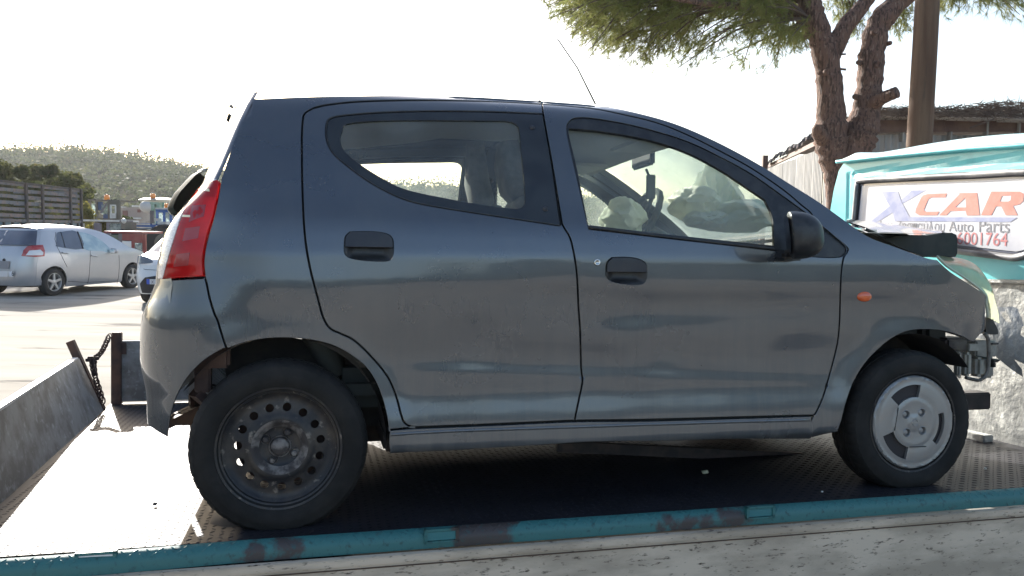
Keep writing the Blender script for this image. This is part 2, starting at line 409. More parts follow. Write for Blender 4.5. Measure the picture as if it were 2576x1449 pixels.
n = 11000; tx = RNG.uniform(-330, 240, n); ty = 100 + 205 * RNG.random(n) ** .55; keep = (CX + FPX * tx / ty > -250) & (CX + FPX * tx / ty < 2200); tx, ty = tx[keep], ty[keep]
hz = hill_h(tx, ty) + 1.6 * np.sin(tx * .05 + ty * .03); sz = RNG.uniform(1.2, 2.6, len(tx)) * (.7 + .6 * sstep(180, 290, ty)); tall = sstep(200, 290, ty) * RNG.random(len(tx))
cen = np.stack([tx, ty, hz + sz * (.6 + .7 * tall)], 1); rad_ = np.stack([sz, sz, sz * (.8 + 1.1 * tall)], 1)
tag(tris('hill_woodland', leaves(cen, rad_, 26, .9), WOOD), kind='stuff')
# tree belt and low rise behind the photographer: it closes the horizon that the paintwork mirrors
n = 420; an = RNG.uniform(rad(95), rad(448), n); an = np.where(RNG.random(n) < .85, RNG.uniform(rad(170), rad(370), n), an); rr = RNG.uniform(48, 75, n)
cen = np.stack([np.cos(an) * rr, np.sin(an) * rr, RNG.uniform(1, 5.0, n)], 1); cen = cen[cen[:, 1] < 0]; sz = RNG.uniform(1.6, 3.4, len(cen))
tag(tris('tree_belt', leaves(cen, np.stack([sz, sz, sz], 1), 130, .8), leafmat('belt_foliage', (.04, .052, .025), (.065, .075, .035), None, .3, .3)), kind='stuff')
a = np.linspace(rad(160), rad(380), 60); G = np.array([[(r * math.cos(t), r * math.sin(t), h + (.6 * math.sin(t * 9) if h > 1 else 0)) for r, h in ((60, 0), (72, 3.4), (120, 7), (260, 12), (400, 14), (420, 0))] for t in a]); b = MB(); b.grid(G, True); tag(b.build('low_rise', SCRUB, None, True), kind='structure')
# ------------------------------------------------------------------ big olive-green tree on the left, bushes
def bush(name, label, cat, spots, per, size, m, base, group=None):
    base = np.array(base, float); t = thing(name, label, cat, None, base); cen = np.array([WP(*s[:3]) for s in spots]) - base; rr = np.array([[s[3]] * 3 for s in spots])
    tris('crown', leaves(cen, rr, per, size), m, t); b = MB(); top = cen.mean(0); b.tube(catmull([(0, 0, 0), (top[0] * .3, top[1] * .3, top[2] * .5), top], 4), np.linspace(.02 + .03 * top[2], .02, 9)); b.build('trunk', BARKD, t, True); return t
BARKD = mat('dark_bark', (.07, .055, .045), .9)
OLV = leafmat('olive_foliage', (.05, .062, .022), (.09, .095, .035), (.14, .12, .05), .35, .5)
sp = [(RNG.uniform(-120, 215), 0, RNG.uniform(36, 46), 0) for _ in range(95)]
sp2 = []
for s in sp:
    top = np.interp(s[0], [-120, 0, 60, 130, 190, 240], [392, 402, 420, 415, 440, 500]); sp2.append((s[0], RNG.uniform(top + 14, 600), s[2], RNG.uniform(.35, .62)))
pb0 = WP(60, 600, 40); bush('broadleaf_tree', 'dense olive-green tree behind the slatted trailer at the left', 'tree', sp2, 420, .19, OLV, (pb0[0], pb0[1], 0))
YEL = leafmat('yellow_foliage', (.20, .17, .04), (.11, .12, .035), None, .4, 1.2)
ZT = zc(250, 580, 6.587)
def zspots(pts, depth, r): return [(*ZT([(x, y)])[0], depth + RNG.uniform(-.4, .4), r) for x, y in pts]
q = WP(283, 590, 30); bush('yellow_shrub', 'yellow-leaved shrub between the trailer and the machine cab with the orange beacon', 'shrub', zspots([(110, 520), (150, 580), (120, 650), (170, 700), (90, 720), (230, 720), (200, 640), (130, 760)], 30, .22), 220, .09, YEL, (q[0], q[1], 0))
q = WP(250, 590, 26); bush('ochre_bush', 'ochre bush seen through the open cab under the white tractor roof', 'bush', zspots([(480, 900), (500, 960), (470, 1030), (500, 1080), (540, 930), (240, 920), (270, 980)], 28.6, .2), 200, .08, YEL, (q[0], q[1], 0))
# ------------------------------------------------------------------ corrugated shed
SHEET = mat('corrugated_zinc', (.30, .30, .30), .6, .1, c2=(.20, .20, .195), scale=1.5, c3=(.22, .16, .12), scale3=4, lo3=.66, hi3=.76, stretch=(1, 1, .3))
BROWN = mat('brown_beam', (.08, .045, .04), .7, c2=(.13, .08, .06), scale=3)
A_ = WP(1925, 500, 22); B_ = WP(2098, 500, 14); E_ = WP(2800, 500, 14.3)
shed = thing('shed', 'corrugated metal shed with brushwood on its roof behind the pine and the cab', 'shed', None, (B_[0], B_[1], 0)); og = np.array([B_[0], B_[1], 0])
def corr(p0, p1, z0, z1a, z1b, pitch=.13, amp=.022, w=.91):
    d = (p1 - p0)[:2]; L = np.linalg.norm(d); d /= L; nn = np.array([-d[1], d[0]]); k = int(L / w) + 1
    for i in range(k):
        a0 = i * L / k; a1 = (i + 1) * L / k; s = np.arange(a0, a1 + .001, pitch / 6); tilt = RNG.normal(0, .006); zj = RNG.uniform(-.04, .02)
        G = [[(p0[0] + d[0] * t + nn[0] * (amp * math.cos(2 * math.pi * t / pitch) + tilt + (.004 if i % 2 else 0)) - og[0], p0[1] + d[1] * t + nn[1] * (amp * math.cos(2 * math.pi * t / pitch) + tilt + (.004 if i % 2 else 0)) - og[1], z) for z in (z0, (z1a + (z1b - z1a) * t / L) + zj)] for t in s]
        MB().grid(np.array(G)).build('corrugated_sheet', SHEET, shed, True)
corr(A_, B_, 0, 3.42, 3.22); corr(B_, E_, 0, 3.36, 3.5)
def bm_(p, q, w_, h_, m=BROWN, nm='beam'): b = MB(); b.beam(np.array(p) - og, np.array(q) - og, w_, h_); return b.build(nm, m, shed)
nA = np.array([-.15, -.25, 0]); bm_((A_[0], A_[1] - .1, 3.45), (B_[0] - .1, B_[1] - .15, 3.33), .06, .09); bm_((B_[0] - .1, B_[1] - .15, 3.47), (E_[0], E_[1] - .15, 3.62), .1, .20); bm_((A_[0] - .1, A_[1] - .15, 0), (A_[0] - .1, A_[1] - .15, 3.75), .14, .14, nm='corner_post')
for px in (2270, 2390, 2480, 2560): p = WP(px, 320, 13.9); bm_((p[0], p[1], 3.25), (p[0], p[1], 3.62), .13, .03, SHEET, 'strap')
RUSTR = mat('rusty_roof', (.10, .07, .06), .8, c2=(.22, .19, .17), scale=2.5, lo=.5, hi=.62)
d = (B_ - A_)[:2]; L = np.linalg.norm(d); d /= L
for i in range(9):
    t0, t1 = i * L / 9, (i + 1) * L / 9 + .1; G = []
    for t in np.linspace(t0, t1, 14):
        zt = 3.55 - .12 * t / L * 0 + .05 * (i % 2) + .04 * math.cos(t * 2 * math.pi / .18) ; G.append([(A_[0] + d[0] * t + o_ * .35 - og[0], A_[1] + d[1] * t - .25 + o_ * .9 - og[1], zt + u_) for o_, u_ in ((-.75, -.10), (0, .05), (1, .16))])
    MB().grid(np.array(G), True).build('roof_sheet', RUSTR, shed, True)
b = MB(); b.add([(B_[0] - og[0] - .2, -.3, 3.62), (E_[0] - og[0], -.3, 3.75), (E_[0] - og[0] + 2, 8, 4.0), (A_[0] - og[0] + .3, 7.6, 3.75)], [(0, 1, 2, 3)]); b.build('roof_deck', RUSTR, shed)
sh = []
for i in range(9):
    p = WP(2215 + i * 45, 300, 13.6); b = MB(); s_ = RNG.uniform(-.02, .05); b.box((p[0] - og[0] - .3, p[1] - og[1] - .1, 3.60 + s_), (p[0] - og[0] + .3, p[1] - og[1] + .6, 3.615 + s_)); b.build('eave_board', mat('pale_eave', (.40, .36, .32), .8), shed)
# dry brushwood on the roof
V = []
for i in range(9000):
    px = RNG.uniform(2190, 2860); hmax = np.interp(px, [2190, 2260, 2350, 2450, 2520, 2576, 2860], [.16, .26, .22, .36, .46, .44, .4]); dep = RNG.uniform(13.3, 14.6); p = WP(px, 300, dep); z = 3.62 + (dep - 13.3) * .04 + .62 * hmax * RNG.random() ** 1.3
    a = RNG.normal(size=3) * [1, .6, .28]; a /= np.linalg.norm(a); l = RNG.uniform(.08, .34) * (2.6 if RNG.random() < .04 else 1); c_ = np.array([p[0], p[1], z]) - og; u = np.cross(a, (0, 1, .3)); u /= np.linalg.norm(u); V.append([c_ - a * l / 2, c_ + a * l / 2, c_ + u * .011])
tag(tris('brushwood', np.array(V), mat('dry_twigs', (.085, .06, .05), .9, c2=(.15, .12, .10), scale=4), shed), kind='stuff')
for i, (x0, y0, x1, y1) in enumerate(((2180, 418, 0, 0), (2375, 283, 2420, 263), (2240, 285, 2295, 270), (2470, 262, 2560, 275), (2500, 300, 2440, 322))[1:]):
    b = MB(); b.tube([WP(x0, y0, 13.4) - og, WP(x1, y1, 13.4) - og], .012, 5); b.build('branch', mat('dry_twigs', (.1,) * 3), shed)
# ------------------------------------------------------------------ utility pole
POLEM = mat('pole_wood', (.085, .046, .028), .85, c2=(.13, .08, .05), scale=3, lo=.42, hi=.6, stretch=(3, 3, .25), c3=(.06, .04, .03), scale3=8, bump=.4, bscale=12, bdist=.01)
pb_ = WP(2313, 360, 9.0); pole = thing('utility_pole', 'brown wooden utility pole between the pine trunks and the right edge', 'pole', None, (pb_[0], pb_[1], 0))
b = MB(); zs = np.linspace(0, 9, 30); b.tube([(.0 + .004 * math.sin(z * 2), 0, z) for z in zs], np.interp(zs, [0, 2.8, 9], [.145, .133, .105]), 28); b.build('shaft', POLEM, pole, True, auto=60)
b = MB(); b.box((-.6, -.06, 8.3), (.6, .06, 8.42)); b.build('crossarm', POLEM, pole)
# ------------------------------------------------------------------ the pine
BARK = mat('pine_bark', (.17, .10, .075), .9, c2=(.075, .045, .036), scale=20, lo=.50, hi=.58, stretch=(1.5, 1.5, .35), c3=(.27, .18, .14), scale3=26, lo3=.56, hi3=.66, bump=1., bscale=22, bdist=.06)
D0 = 11.0; pr_ = WP(2110, 560, D0); pine = thing('pine_tree', 'big twin-stemmed pine with reddish bark and a drooping needle crown over the car', 'tree', None, (pr_[0], pr_[1], 0)); po = np.array([pr_[0], pr_[1], 0])
def limb(pts, par, nm='limb', n=14, rough=.06, dd=None):
    P = catmull([list(WP(p[0], p[1], D0 + (p[3] if len(p) > 3 else 0)) - po) + [p[2] / 2 / FPX * D0] for p in pts], 6); b = MB(); r = P[:, 3] * (1 + RNG.normal(0, rough * .5, len(P)))
    b.tube(P[:, :3], r, n); o = b.build(nm, BARK, par, True); me = o.data
    co = np.zeros(len(me.vertices) * 3); me.vertices.foreach_get('co', co); co = co.reshape(-1, 3); co += np.array([mnoise.noise_vector(Vector(c * 6)) for c in co]) * (rough * np.repeat(r, n)[:, None][:len(co)] if len(co) == len(r) * n else .01); me.vertices.foreach_set('co', co.reshape(-1)); me.update(); return o
from mathutils import noise as mnoise
w0 = limb([(2112, 1050, 66), (2108, 800, 58), (2104, 600, 52), (2102, 520, 46), (2101, 470, 46), (2100, 425, 58), (2094, 375, 82), (2091, 320, 78), (2090, 260, 68), (2085, 200, 62), (2076, 140, 64), (2062, 90, 62), (2045, 40, 58), (2032, -20, 54), (2020, -120, 44)], pine, 'trunk', 24, .10)
limb([(2110, 460, 40, .15), (2135, 410, 66, .1), (2152, 375, 86), (2166, 330, 80), (2178, 285, 70), (2186, 235, 62), (2190, 180, 62), (2196, 120, 62), (2212, 60, 60), (2250, 15, 52), (2300, -30, 46), (2380, -110, 36)], pine, 'trunk', 22, .10)
limb([(2080, 165, 44), (2105, 110, 46), (2128, 65, 42), (2165, 20, 36), (2200, -30, 32), (2230, -120, 26)], pine)
limb([(2190, 262, 40, -.1), (2225, 245, 30, -.3), (2256, 232, 29, -.45)], pine, 'cut_stub'); limb([(2070, 350, 40, -.1), (2058, 330, 30, -.25), (2062, 315, 22, -.3)], pine, 'cut_stub')
for q_ in ((2150, 243, 16, 2166, 248), (2212, 240, 14, 2200, 243), (2158, 157, 12, 2170, 160), (2240, 108, 12, 2226, 112), (2060, 184, 10, 2072, 188), (2128, 175, 6, 2095, 172), (2128, 136, 5, 2095, 138)):
    limb([(q_[3], q_[4], q_[2], 0), (q_[0], q_[1], q_[2] * .9, -.12)], pine, 'knot', 10)
for q_ in ((2201, 80), (2206, 162), (2204, 250), (2081, 182)):
    p = WP(q_[0], q_[1], D0 - .30 * .55) - po; b = MB(); b.lathe([(.0001, -.005), (.02, -.01), (.034, -.02), (.046, -.008), (.052, .05)], 14, 'y', p + [0, -.02, 0]); b.build('bark_scar', BARK, pine, True)
limb([(2048, 70, 40), (2010, 42, 26), (1960, 28, 22), (1900, 18, 19, -.4), (1830, 14, 15, -.8), (1740, 4, 11, -1.2), (1640, -14, 8, -1.5)], pine); limb([(2030, 95, 12), (2000, 86, 5), (1968, 84, 4)], pine)
limb([(2040, 10, 30), (1980, -30, 22, .5), (1880, -60, 16, .8), (1700, -90, 10, 1.2), (1500, -60, 6, 1.2)], pine); limb([(2300, -20, 30), (2420, -60, 18, .3), (2560, -40, 10, .5), (2660, 0, 6, .6)], pine)
low = lambda x: np.interp(x, [1338, 1350, 1375, 1420, 1460, 1500, 1540, 1580, 1640, 1700, 1750, 1800, 1850, 1900, 1940, 1965, 1985, 2010, 2040], [5, 35, 78, 118, 150, 150, 172, 188, 172, 183, 178, 205, 185, 192, 170, 140, 95, 130, 120])
TW = []; tips = []
src = [(2040, 45, 0), (1990, 36, 0), (1930, 22, -.3), (1860, 16, -.6), (1780, 8, -.9), (1960, -35, .6), (1850, -65, .8), (1700, -90, 1.2)]
for i in range(250):
    x = RNG.uniform(1348, 1995) if i < 190 else RNG.uniform(1325, 1560); y = low(x) + 4 - RNG.random() ** .85 * (low(x) + 90); s_ = src[np.argmin([abs(s[0] - (x + RNG.uniform(60, 320))) for s in src])]; dd = RNG.uniform(-1.6, 1.6)
    a = WP(s_[0], s_[1], D0 + s_[2]); e = WP(x, y, D0 + dd); mid = (a + e) / 2 + [0, 0, RNG.uniform(.0, .22)]; P = catmull([a - po, mid - po, e - po], 4); TW.append((P, RNG.uniform(.012, .022))); tips.append((e - po, (e - a) / np.linalg.norm(e - a)))
for i in range(26):
    x = RNG.uniform(2350, 2640); y = RNG.uniform(-60, 1) + np.interp(x, [2350, 2400, 2450, 2520, 2576, 2640], [52, 56, 48, 30, 62, 80]) * RNG.random() ** .5; a = WP(2420, -60, D0 + .3); e = WP(x, y, D0 + RNG.uniform(-.8, .8)); P = catmull([a - po, (a + e) / 2 - po + [0, 0, .1], e - po], 4); TW.append((P, .012)); tips.append((e - po, (e - a) / np.linalg.norm(e - a)))
for (x, y) in ((2005, 120), (2025, 100), (2000, 85), (2020, 60), (1990, 110), (2030, 130), (2125, 60), (2140, 80), (2130, 95), (2150, 60), (2245, 75), (2275, 65), (2260, 55), (2160, 90), (2130, 20), (2145, 35), (2110, 15), (2270, 10), (2350, 30), (2262, 88)):
    e = WP(x, y, D0 + .8); a = WP(x + RNG.uniform(-30, 30), y - 90, D0 + .6); P = catmull([a - po, (a + e) / 2 - po, e - po], 3); TW.append((P, .01)); tips.append((e - po, (e - a) / np.linalg.norm(e - a)))
b = MB()
for P, r in TW: b.tube(P, np.linspace(r, .004, len(P)), 5, False)
tag(b.build('twigs', mat('twig_bark', (.10, .07, .055), .9), pine, True), kind='stuff')
# needle tufts along the outer half of every twig
TC, TD = [], []
for (P, r), (e, d) in zip(TW, tips):
    L = len(P)
    for k in range(20):
        t = RNG.random() ** .55; p = P[int((L - 1) * (.42 + .58 * t))] + RNG.normal(0, .10, 3) * [1, 1, .8]; dd = d * .6 + RNG.normal(0, .5, 3) + [0, 0, -.35]; TC.append(p); TD.append(dd / np.linalg.norm(dd))
TC, TD = np.array(TC), np.array(TD); per = 24; n = len(TC) * per; C_ = np.repeat(TC, per, 0); Dn = np.repeat(TD, per, 0)
base_ = C_ + Dn * RNG.uniform(-.06, .06, (n, 1)); dn = Dn * .75 + RNG.normal(0, .42, (n, 3)) + [0, 0, -.12]; dn /= np.linalg.norm(dn, axis=1)[:, None]; ln = RNG.uniform(.07, .15, (n, 1)); sd = np.cross(dn, RNG.normal(size=(n, 3))); sd /= np.linalg.norm(sd, axis=1)[:, None]
V = np.stack([base_ - sd * .003, base_ + sd * .003, base_ + dn * ln], 1)
PINEM = leafmat('pine_needles', (.15, .175, .06), (.24, .25, .09), (.33, .28, .13), .5, 1.8)
tris('crown', V, PINEM, pine); print('needles', n)
# ================================================================== parked hatchbacks in the yard
def gframe(p, heading):
    """frame on the ground: x = heading, y to its left... chosen so that y points away from the shown flank"""
    h = np.array([heading[0], heading[1], 0.]); h /= np.linalg.norm(h); y = np.array([-h[1], h[0], 0]); return np.array([h, y, [0, 0, 1.]]).T, np.array([p[0], p[1], 0.])
GLD = mat('car_glass_dark', (.035, .045, .075), .08, coat=1, c2=(.06, .075, .11), scale=2); TY2 = mat('yard_tyre', (.02, .02, .02), .8); ALLOY = mat('alloy', (.42, .42, .42), .4, .5)
SEAM = mat('seam_dark', (.02, .02, .025), .7); LRED = mat('yard_red_lens', (.30, .015, .02), .25, coat=.2, c2=(.38, .08, .08), scale=9); LCLR = mat('yard_clear_lens', (.6, .62, .66), .15, coat=.6)
def bg_wheel(par, c, R=.295, mir=False, a0=.3):
    s = -1 if mir else 1; c = np.array(c, float); b = MB(); b.lathe([(.19, .02 * s), (.2, .0), (.25, -.004 * s), (R - .01, .012 * s), (R, .03 * s), (R, .17 * s), (R - .02, .185 * s), (.18, .18 * s)], 36, 'y', c); w_ = b.build('wheel', TY2, par, True, auto=40)
    b = MB(); b.lathe([(.2, .004 * s), (.19, .004 * s), (.18, .02 * s), (.175, .12 * s)], 36, 'y', c); 
    for k in range(5):
        a = a0 + k * 2 * math.pi / 5; u = np.array([math.cos(a), 0, math.sin(a)]); v = np.array([-math.sin(a), 0, math.cos(a)]); q = [c + u * r + v * h + [0, yy * s, 0] for r, h, yy in ((.03, -.03, .01), (.19, -.022, .012), (.19, .022, .012), (.03, .03, .01), (.03, -.03, .04), (.19, -.022, .05), (.19, .022, .05), (.03, .03, .04))]
        b.add(q, [(0, 1, 2, 3), (7, 6, 5, 4), (0, 4, 5, 1), (1, 5, 6, 2), (2, 6, 7, 3), (3, 7, 4, 0)])
    b.lathe([(.0001, .004 * s), (.04, .006 * s), (.055, .012 * s), (.055, .04 * s)], 20, 'y', c); b.build('rim', ALLOY, w_, True, auto=30)
    MB().lathe([(.0001, .07 * s), (.18, .07 * s)], 24, 'y', c).build('brake', SEAM, w_)
def bg_car(name, label, p, heading, paint, seed=0, wb=2.46, Rw=.295):
    Rl, ow = gframe(p, heading); Rc = RW.T @ Rl; oc = RW.T @ (ow - CAMPOS); YCC = .845
    xr = pchip([.2, .45, .75, .95, 1.05, 1.42, 1.50], [-.60, -.69, -.66, -.61, -.56, -.30, -.22]); rr = pchip([.2, .75, 1.0, 1.5], [.36, .34, .26, .16])
    base = pchip([.15, .3, .45, .7, .9, 1.0, 1.2, 1.38, 1.46, 1.52], [.07, .03, .012, 0., .008, .03, .10, .18, .24, .36]); plan = pchip([-.3, 0, 1.2, 2.3, 2.75, 3.2], [.04, .01, 0, .015, .04, .08])
    xf = pchip([.2, .5, .75, 1.5], [3.14, 3.2, 3.12, 3.0]); B = Body(Rc, oc, YCC, base, plan, lambda z: xr(z) + rr(z) * .95, lambda z: rr(z) * 1.5, lambda z: z * 0 + rad(84), None, lambda z: xf(z) - .24, lambda z: z * 0 + .36, lambda z: z * 0 + rad(84)); B.wb = wb
    car_ = thing(name, label, 'car', Rl, ow); 
    roof = catmull([(-.20, 1.44), (.0, 1.475), (.5, 1.495), (.9, 1.49), (1.3, 1.45), (1.7, 1.35), (2.05, 1.19), (2.4, 1.01)], 4); hood = catmull([(2.4, 1.01), (2.65, .955), (2.9, .88), (3.12, .76)], 3)
    arc = lambda cx: np.array([(cx + (Rw + .055) * math.cos(t), Rw + (Rw + .05) * math.sin(t)) for t in np.linspace(rad(195) - 2 * math.pi + 2 * math.pi, rad(-15), 20)])
    crl = float(B.cr(np.array(.3))); crh = float(B.cr(np.array(1.44)))
    rr0 = arc(0.)[::-1] ; low_ = [(-.36, .24)]
    out = np.vstack([[(crh - .02, 1.44)], roof, hood, [(3.12, .5), (3.05, .24), (2.85, .22)], arc(wb)[::1][::-1], [(wb - .37, .17), (.37, .17)], arc(0)[::-1], [(-.36, .24), (crl - .15, .24), (crl - .13, .7), (crl - .05, 1.0)]])
    cx = out; pn, pf = panel(B, 'body_side', dedupe(out), paint, car_, thick=.02, g=.07, step=.05, mirror=True)
    zz = np.linspace(.24, 1.44, 20)
    def wrap(z0, z1, front=False, inset_=.13):
        zz = np.linspace(z0, z1, 16); rows = []
        for z in zz:
            s0 = float(B.cr(np.array(z))) - (.0 if z < .3 else .0) + .02 if not front else float(B.cf(np.array(z))) - .02; row = []
            for t in np.linspace(0, 1.15, 22): q = B.raw(np.array([s0 - t if not front else s0 + t]), np.array([z]))[0]; q[1] = min(q[1], YCC); row.append(q + [0.004 * (1 if not front else -1), .004, 0])
            rows.append(row)
        G = np.array(rows); b = MB(); b.grid(G, not front); H = G.copy(); H[:, :, 1] = 2 * YCC - H[:, :, 1]; b.grid(H, front); return b
    wrap(.24, 1.44).build('rear_body', paint, car_, True); wrap(.22, .78, True).build('front_bumper', paint, car_, True)
    def cross(line, crown, nm, m, lo=0, hi=1, fwd=0, par=car_, dz=0):
        rows = []
        for x, z in line:
            q = B.raw(np.array([x]), np.array([z]))[0]; rows.append([(q[0] + fwd * (1 - (2 * v - 1) ** 2), q[1] + (2 * YCC - 2 * q[1]) * v, q[2] + crown * (1 - (2 * v - 1) ** 2) + dz) for v in np.linspace(lo, hi, 13)])
        b = MB(); b.grid(np.array(rows)); return b.build(nm, m, par, True)
    cross(roof[:17], .045, 'roof', paint); cross(roof[16:], .02, 'windscreen_surround', paint, fwd=.12, dz=-.004); cross(roof[16:], .02, 'windscreen', GLD, .07, .93, .12, dz=.004); cross(hood, .03, 'bonnet', paint, fwd=.03)
    for cxx in (0, wb):
        for m_ in (False, True): bg_wheel(car_, (cxx, .015 if not m_ else 2 * YCC - .015, Rw), Rw, m_, .3 + cxx)
    for y_ in (.32, 1.37):
        b = MB(); 
    b = MB(); b.bbox((-.4, .25, .2), (2.9, 2 * YCC - .25, .5), .03); 
    for cxx in (0, wb): b.box((cxx - .33, .24, .25), (cxx + .33, 2 * YCC - .24, .66))
    b.build('underbody', SEAM, car_); return car_, B, pn, pf
def line_part(B, pts, r, nm, m, par, off=-.001): q = np.array(pts, float); q = resample(q, .05); b = MB(); b.tube(B.P(q[:, 0], q[:, 1], off), r, 5); return b.build(nm, m, par, True)
Z3 = zc(0, 680, 4.83)
rc = WG(140.5, 744)
SILVER = mat('silver_paint', (.42, .43, .46), .32, .5, coat=.7, c2=(.38, .40, .43), scale=1.5); WHITEP = mat('white_paint', (.62, .63, .64), .35, coat=.7, c2=(.56, .57, .58), scale=2)
sc, SB, spn, spf = bg_car('parked_hatchback', 'silver five-door hatchback parked in front of the slatted trailer, seen from behind', rc, (.23, 1), SILVER)
def spx(l): return SB.inv(Z3(l))
sw = spx([(865, 330), (880, 298), (950, 283), (1190, 284), (1300, 300), (1430, 345), (1560, 422), (1670, 520), (1700, 575), (1690, 608), (1560, 582), (1270, 545), (890, 515), (868, 470)])
print('silver window sz', np.round(sw, 2).tolist())
def end_surf(B, y, z, front=False):
    out = []
    for a, c_ in zip(np.atleast_1d(y), np.atleast_1d(z)):
        t = np.linspace(-.3, 1.4, 120); s0 = float(B.cr(np.array(c_))) if not front else float(B.cf(np.array(c_))); P_ = B.raw(s0 - t if not front else s0 + t, np.full(120, c_))
        out.append(P_[np.argmin(np.abs(P_[:, 1] - a))] if False else [np.interp(a, P_[:, 1], P_[:, 0]), a, c_])
    return np.array(out)
def end_panel(B, name, yz, m, par, front=False, off=.008, g=.06, holes=()):
    yz = resample(np.array(yz, float), .04, True); yz = yz if area(yz) > 0 else yz[::-1]; vo, T = tri2d(yz, [], g); P_ = end_surf(B, vo[:, 0], vo[:, 1], front); P_[:, 0] += off if front else -off
    b = MB(); b.add(P_, [tuple(t) if front else tuple(t)[::-1] for t in T]); return b.build(name, m, par, True)
def to_local(B, pts, x):
    o = -B.R.T @ B.o; out = []
    for px, py in pts: d = B.R.T @ ray(px, py); t = (x - o[0]) / d[0]; q = o + d * t; out.append((q[1], q[2]))
    return out
GLI = glass('yard_glass', (.30, .36, .42), .1, (.5, .55, .6))
def sp(name, l, m, par=None, off=-.004): return panel(SB, name, dedupe(catmull(np.vstack([l, l[:1]]), 3)[:-1]), m, par or spn, off=off, thick=.003, g=.1, step=.03, gap=0, rnd=0)
rear_w = spx([(865, 330), (880, 298), (950, 283), (1190, 284), (1272, 545), (890, 515), (868, 470)]); fr_w = spx([(1200, 284), (1300, 300), (1430, 345), (1560, 422), (1670, 520), (1700, 575), (1690, 608), (1560, 582), (1290, 548)])
sp('rear_window', rear_w, GLD); sp('front_window', fr_w, mat('car_glass_pale', (.20, .30, .36), .1, coat=1, c2=(.32, .42, .46), scale=4)); line_part(SB, spx([(930, 286), (1000, 530)]), .006, 'window_bar', SEAM, spn, -.009); line_part(SB, spx([(1190, 284), (1275, 545)]), .018, 'pillar_trim', SEAM, spn, -.004)
for l in ([(858, 290), (845, 400), (880, 520), (930, 620), (990, 740), (1035, 830)], [(1385, 560), (1388, 700), (1378, 860), (1368, 990), (1345, 1080)], [(1830, 640), (1835, 830), (1820, 1000), (1800, 1085)], [(1045, 1045), (1340, 1062), (1800, 1040)]): line_part(SB, spx(l), .005, 'door_seam', SEAM, spn)
for x, y in ((990, 610), (1440, 655)): q = spx([(x - 45, y - 6), (x + 45, y + 8)]); line_part(SB, q, .016, 'door_handle', SILVER, spn, -.02)
cA, cB = float(SB.cr(np.array(.95))), float(SB.cr(np.array(1.25)))
panel(SB, 'tail_light', [(cA - .36, .87), (cA - .30, .99), (cA - .20, 1.07), (cA - .08, 1.095), (cA + .12, 1.10), (cA + .13, .98), (cA + .10, .86), (cA - .1, .85)], LRED, sc, off=-.012, thick=.012, g=.05, step=.03, gap=0, rnd=.002, mirror=True)
panel(SB, 'reversing_lens', [(cA - .28, .885), (cA - .20, .98), (cA + .02, 1.0), (cA + .08, .94), (cA + .06, .885)], LCLR, sc, off=-.014, thick=.002, g=.05, step=.03, gap=0, rnd=0)
G_ = []
for z in np.linspace(1.085, 1.39, 9):
    c0 = float(SB.cr(np.array(z))); row = []
    for t in np.linspace(.07 + .03 * abs(z - 1.24), 1.1, 22): q = SB.P(np.array([c0 - t]), np.array([z]), -.016)[0]; row.append([q[0], min(q[1], .845), q[2]])
    G_.append(row)
G_ = np.array(G_); b = MB(); b.grid(G_, True); H = G_.copy(); H[:, :, 1] = 1.69 - H[:, :, 1]; b.grid(H); b.build('rear_glass', GLD, sc, True)
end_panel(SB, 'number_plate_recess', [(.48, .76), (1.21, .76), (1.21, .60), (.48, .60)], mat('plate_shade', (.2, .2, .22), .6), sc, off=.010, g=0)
PLT = mat('plate_white', (.55, .56, .58), .5); end_panel(SB, 'number_plate', to_local(SB, Z3([(-150, 885), (228, 888), (222, 976), (-150, 970)]), -.70), PLT, sc, off=.03, g=0)
pl = to_local(SB, Z3([(-135, 960), (215, 964)]), -.735)
place_deferred = []
def plate_text(txt, B, a, c_, parent, up=1.1, x=-.735, m=None, root_R=None): place_deferred.append((txt, np.array([x, a[0], a[1]]), np.array([x, c_[0], c_[1]]), parent, up, m))
plate_text('ZHH 6516', SB, pl[0], pl[1], sc, 1.15)
b = MB(); p_ = to_local(SB, Z3([(72, 722)]), -.66)[0]; b.lathe([(.0001, -.69), (.03, -.69), (.038, -.68), (.038, -.64)], 16, 'x', (0, 0, 0)); 
b.v[-1] = b.v[-1] + [0, p_[0], p_[1]]; b.build('tailgate_button', SEAM, sc, True)
# mirrors
for (x, y, nm) in ((1620, 585, 'wing_mirror'),):
    q = SB.inv(Z3([(1690, 590)]))[0]; c_ = SB.P(np.array([q[0]]), np.array([q[1]]), -.11)[0]; b = MB(); b.bbox(c_ - [.05, .09, .055], c_ + [.07, .09, .06], .025); b.build(nm, SILVER, spn, True); b = MB(); b.bbox(c_ - [.056, .075, .042], c_ - [.048, -.075, -.045], .003); b.build('mirror_face', mat('mirror_face', (.8, .8, .8), .05, 1.), spn)
b = MB(); b.bbox((-.02, .82, 1.52), (.10, .87, 1.56), .012); b.build('roof_aerial', SEAM, sc)
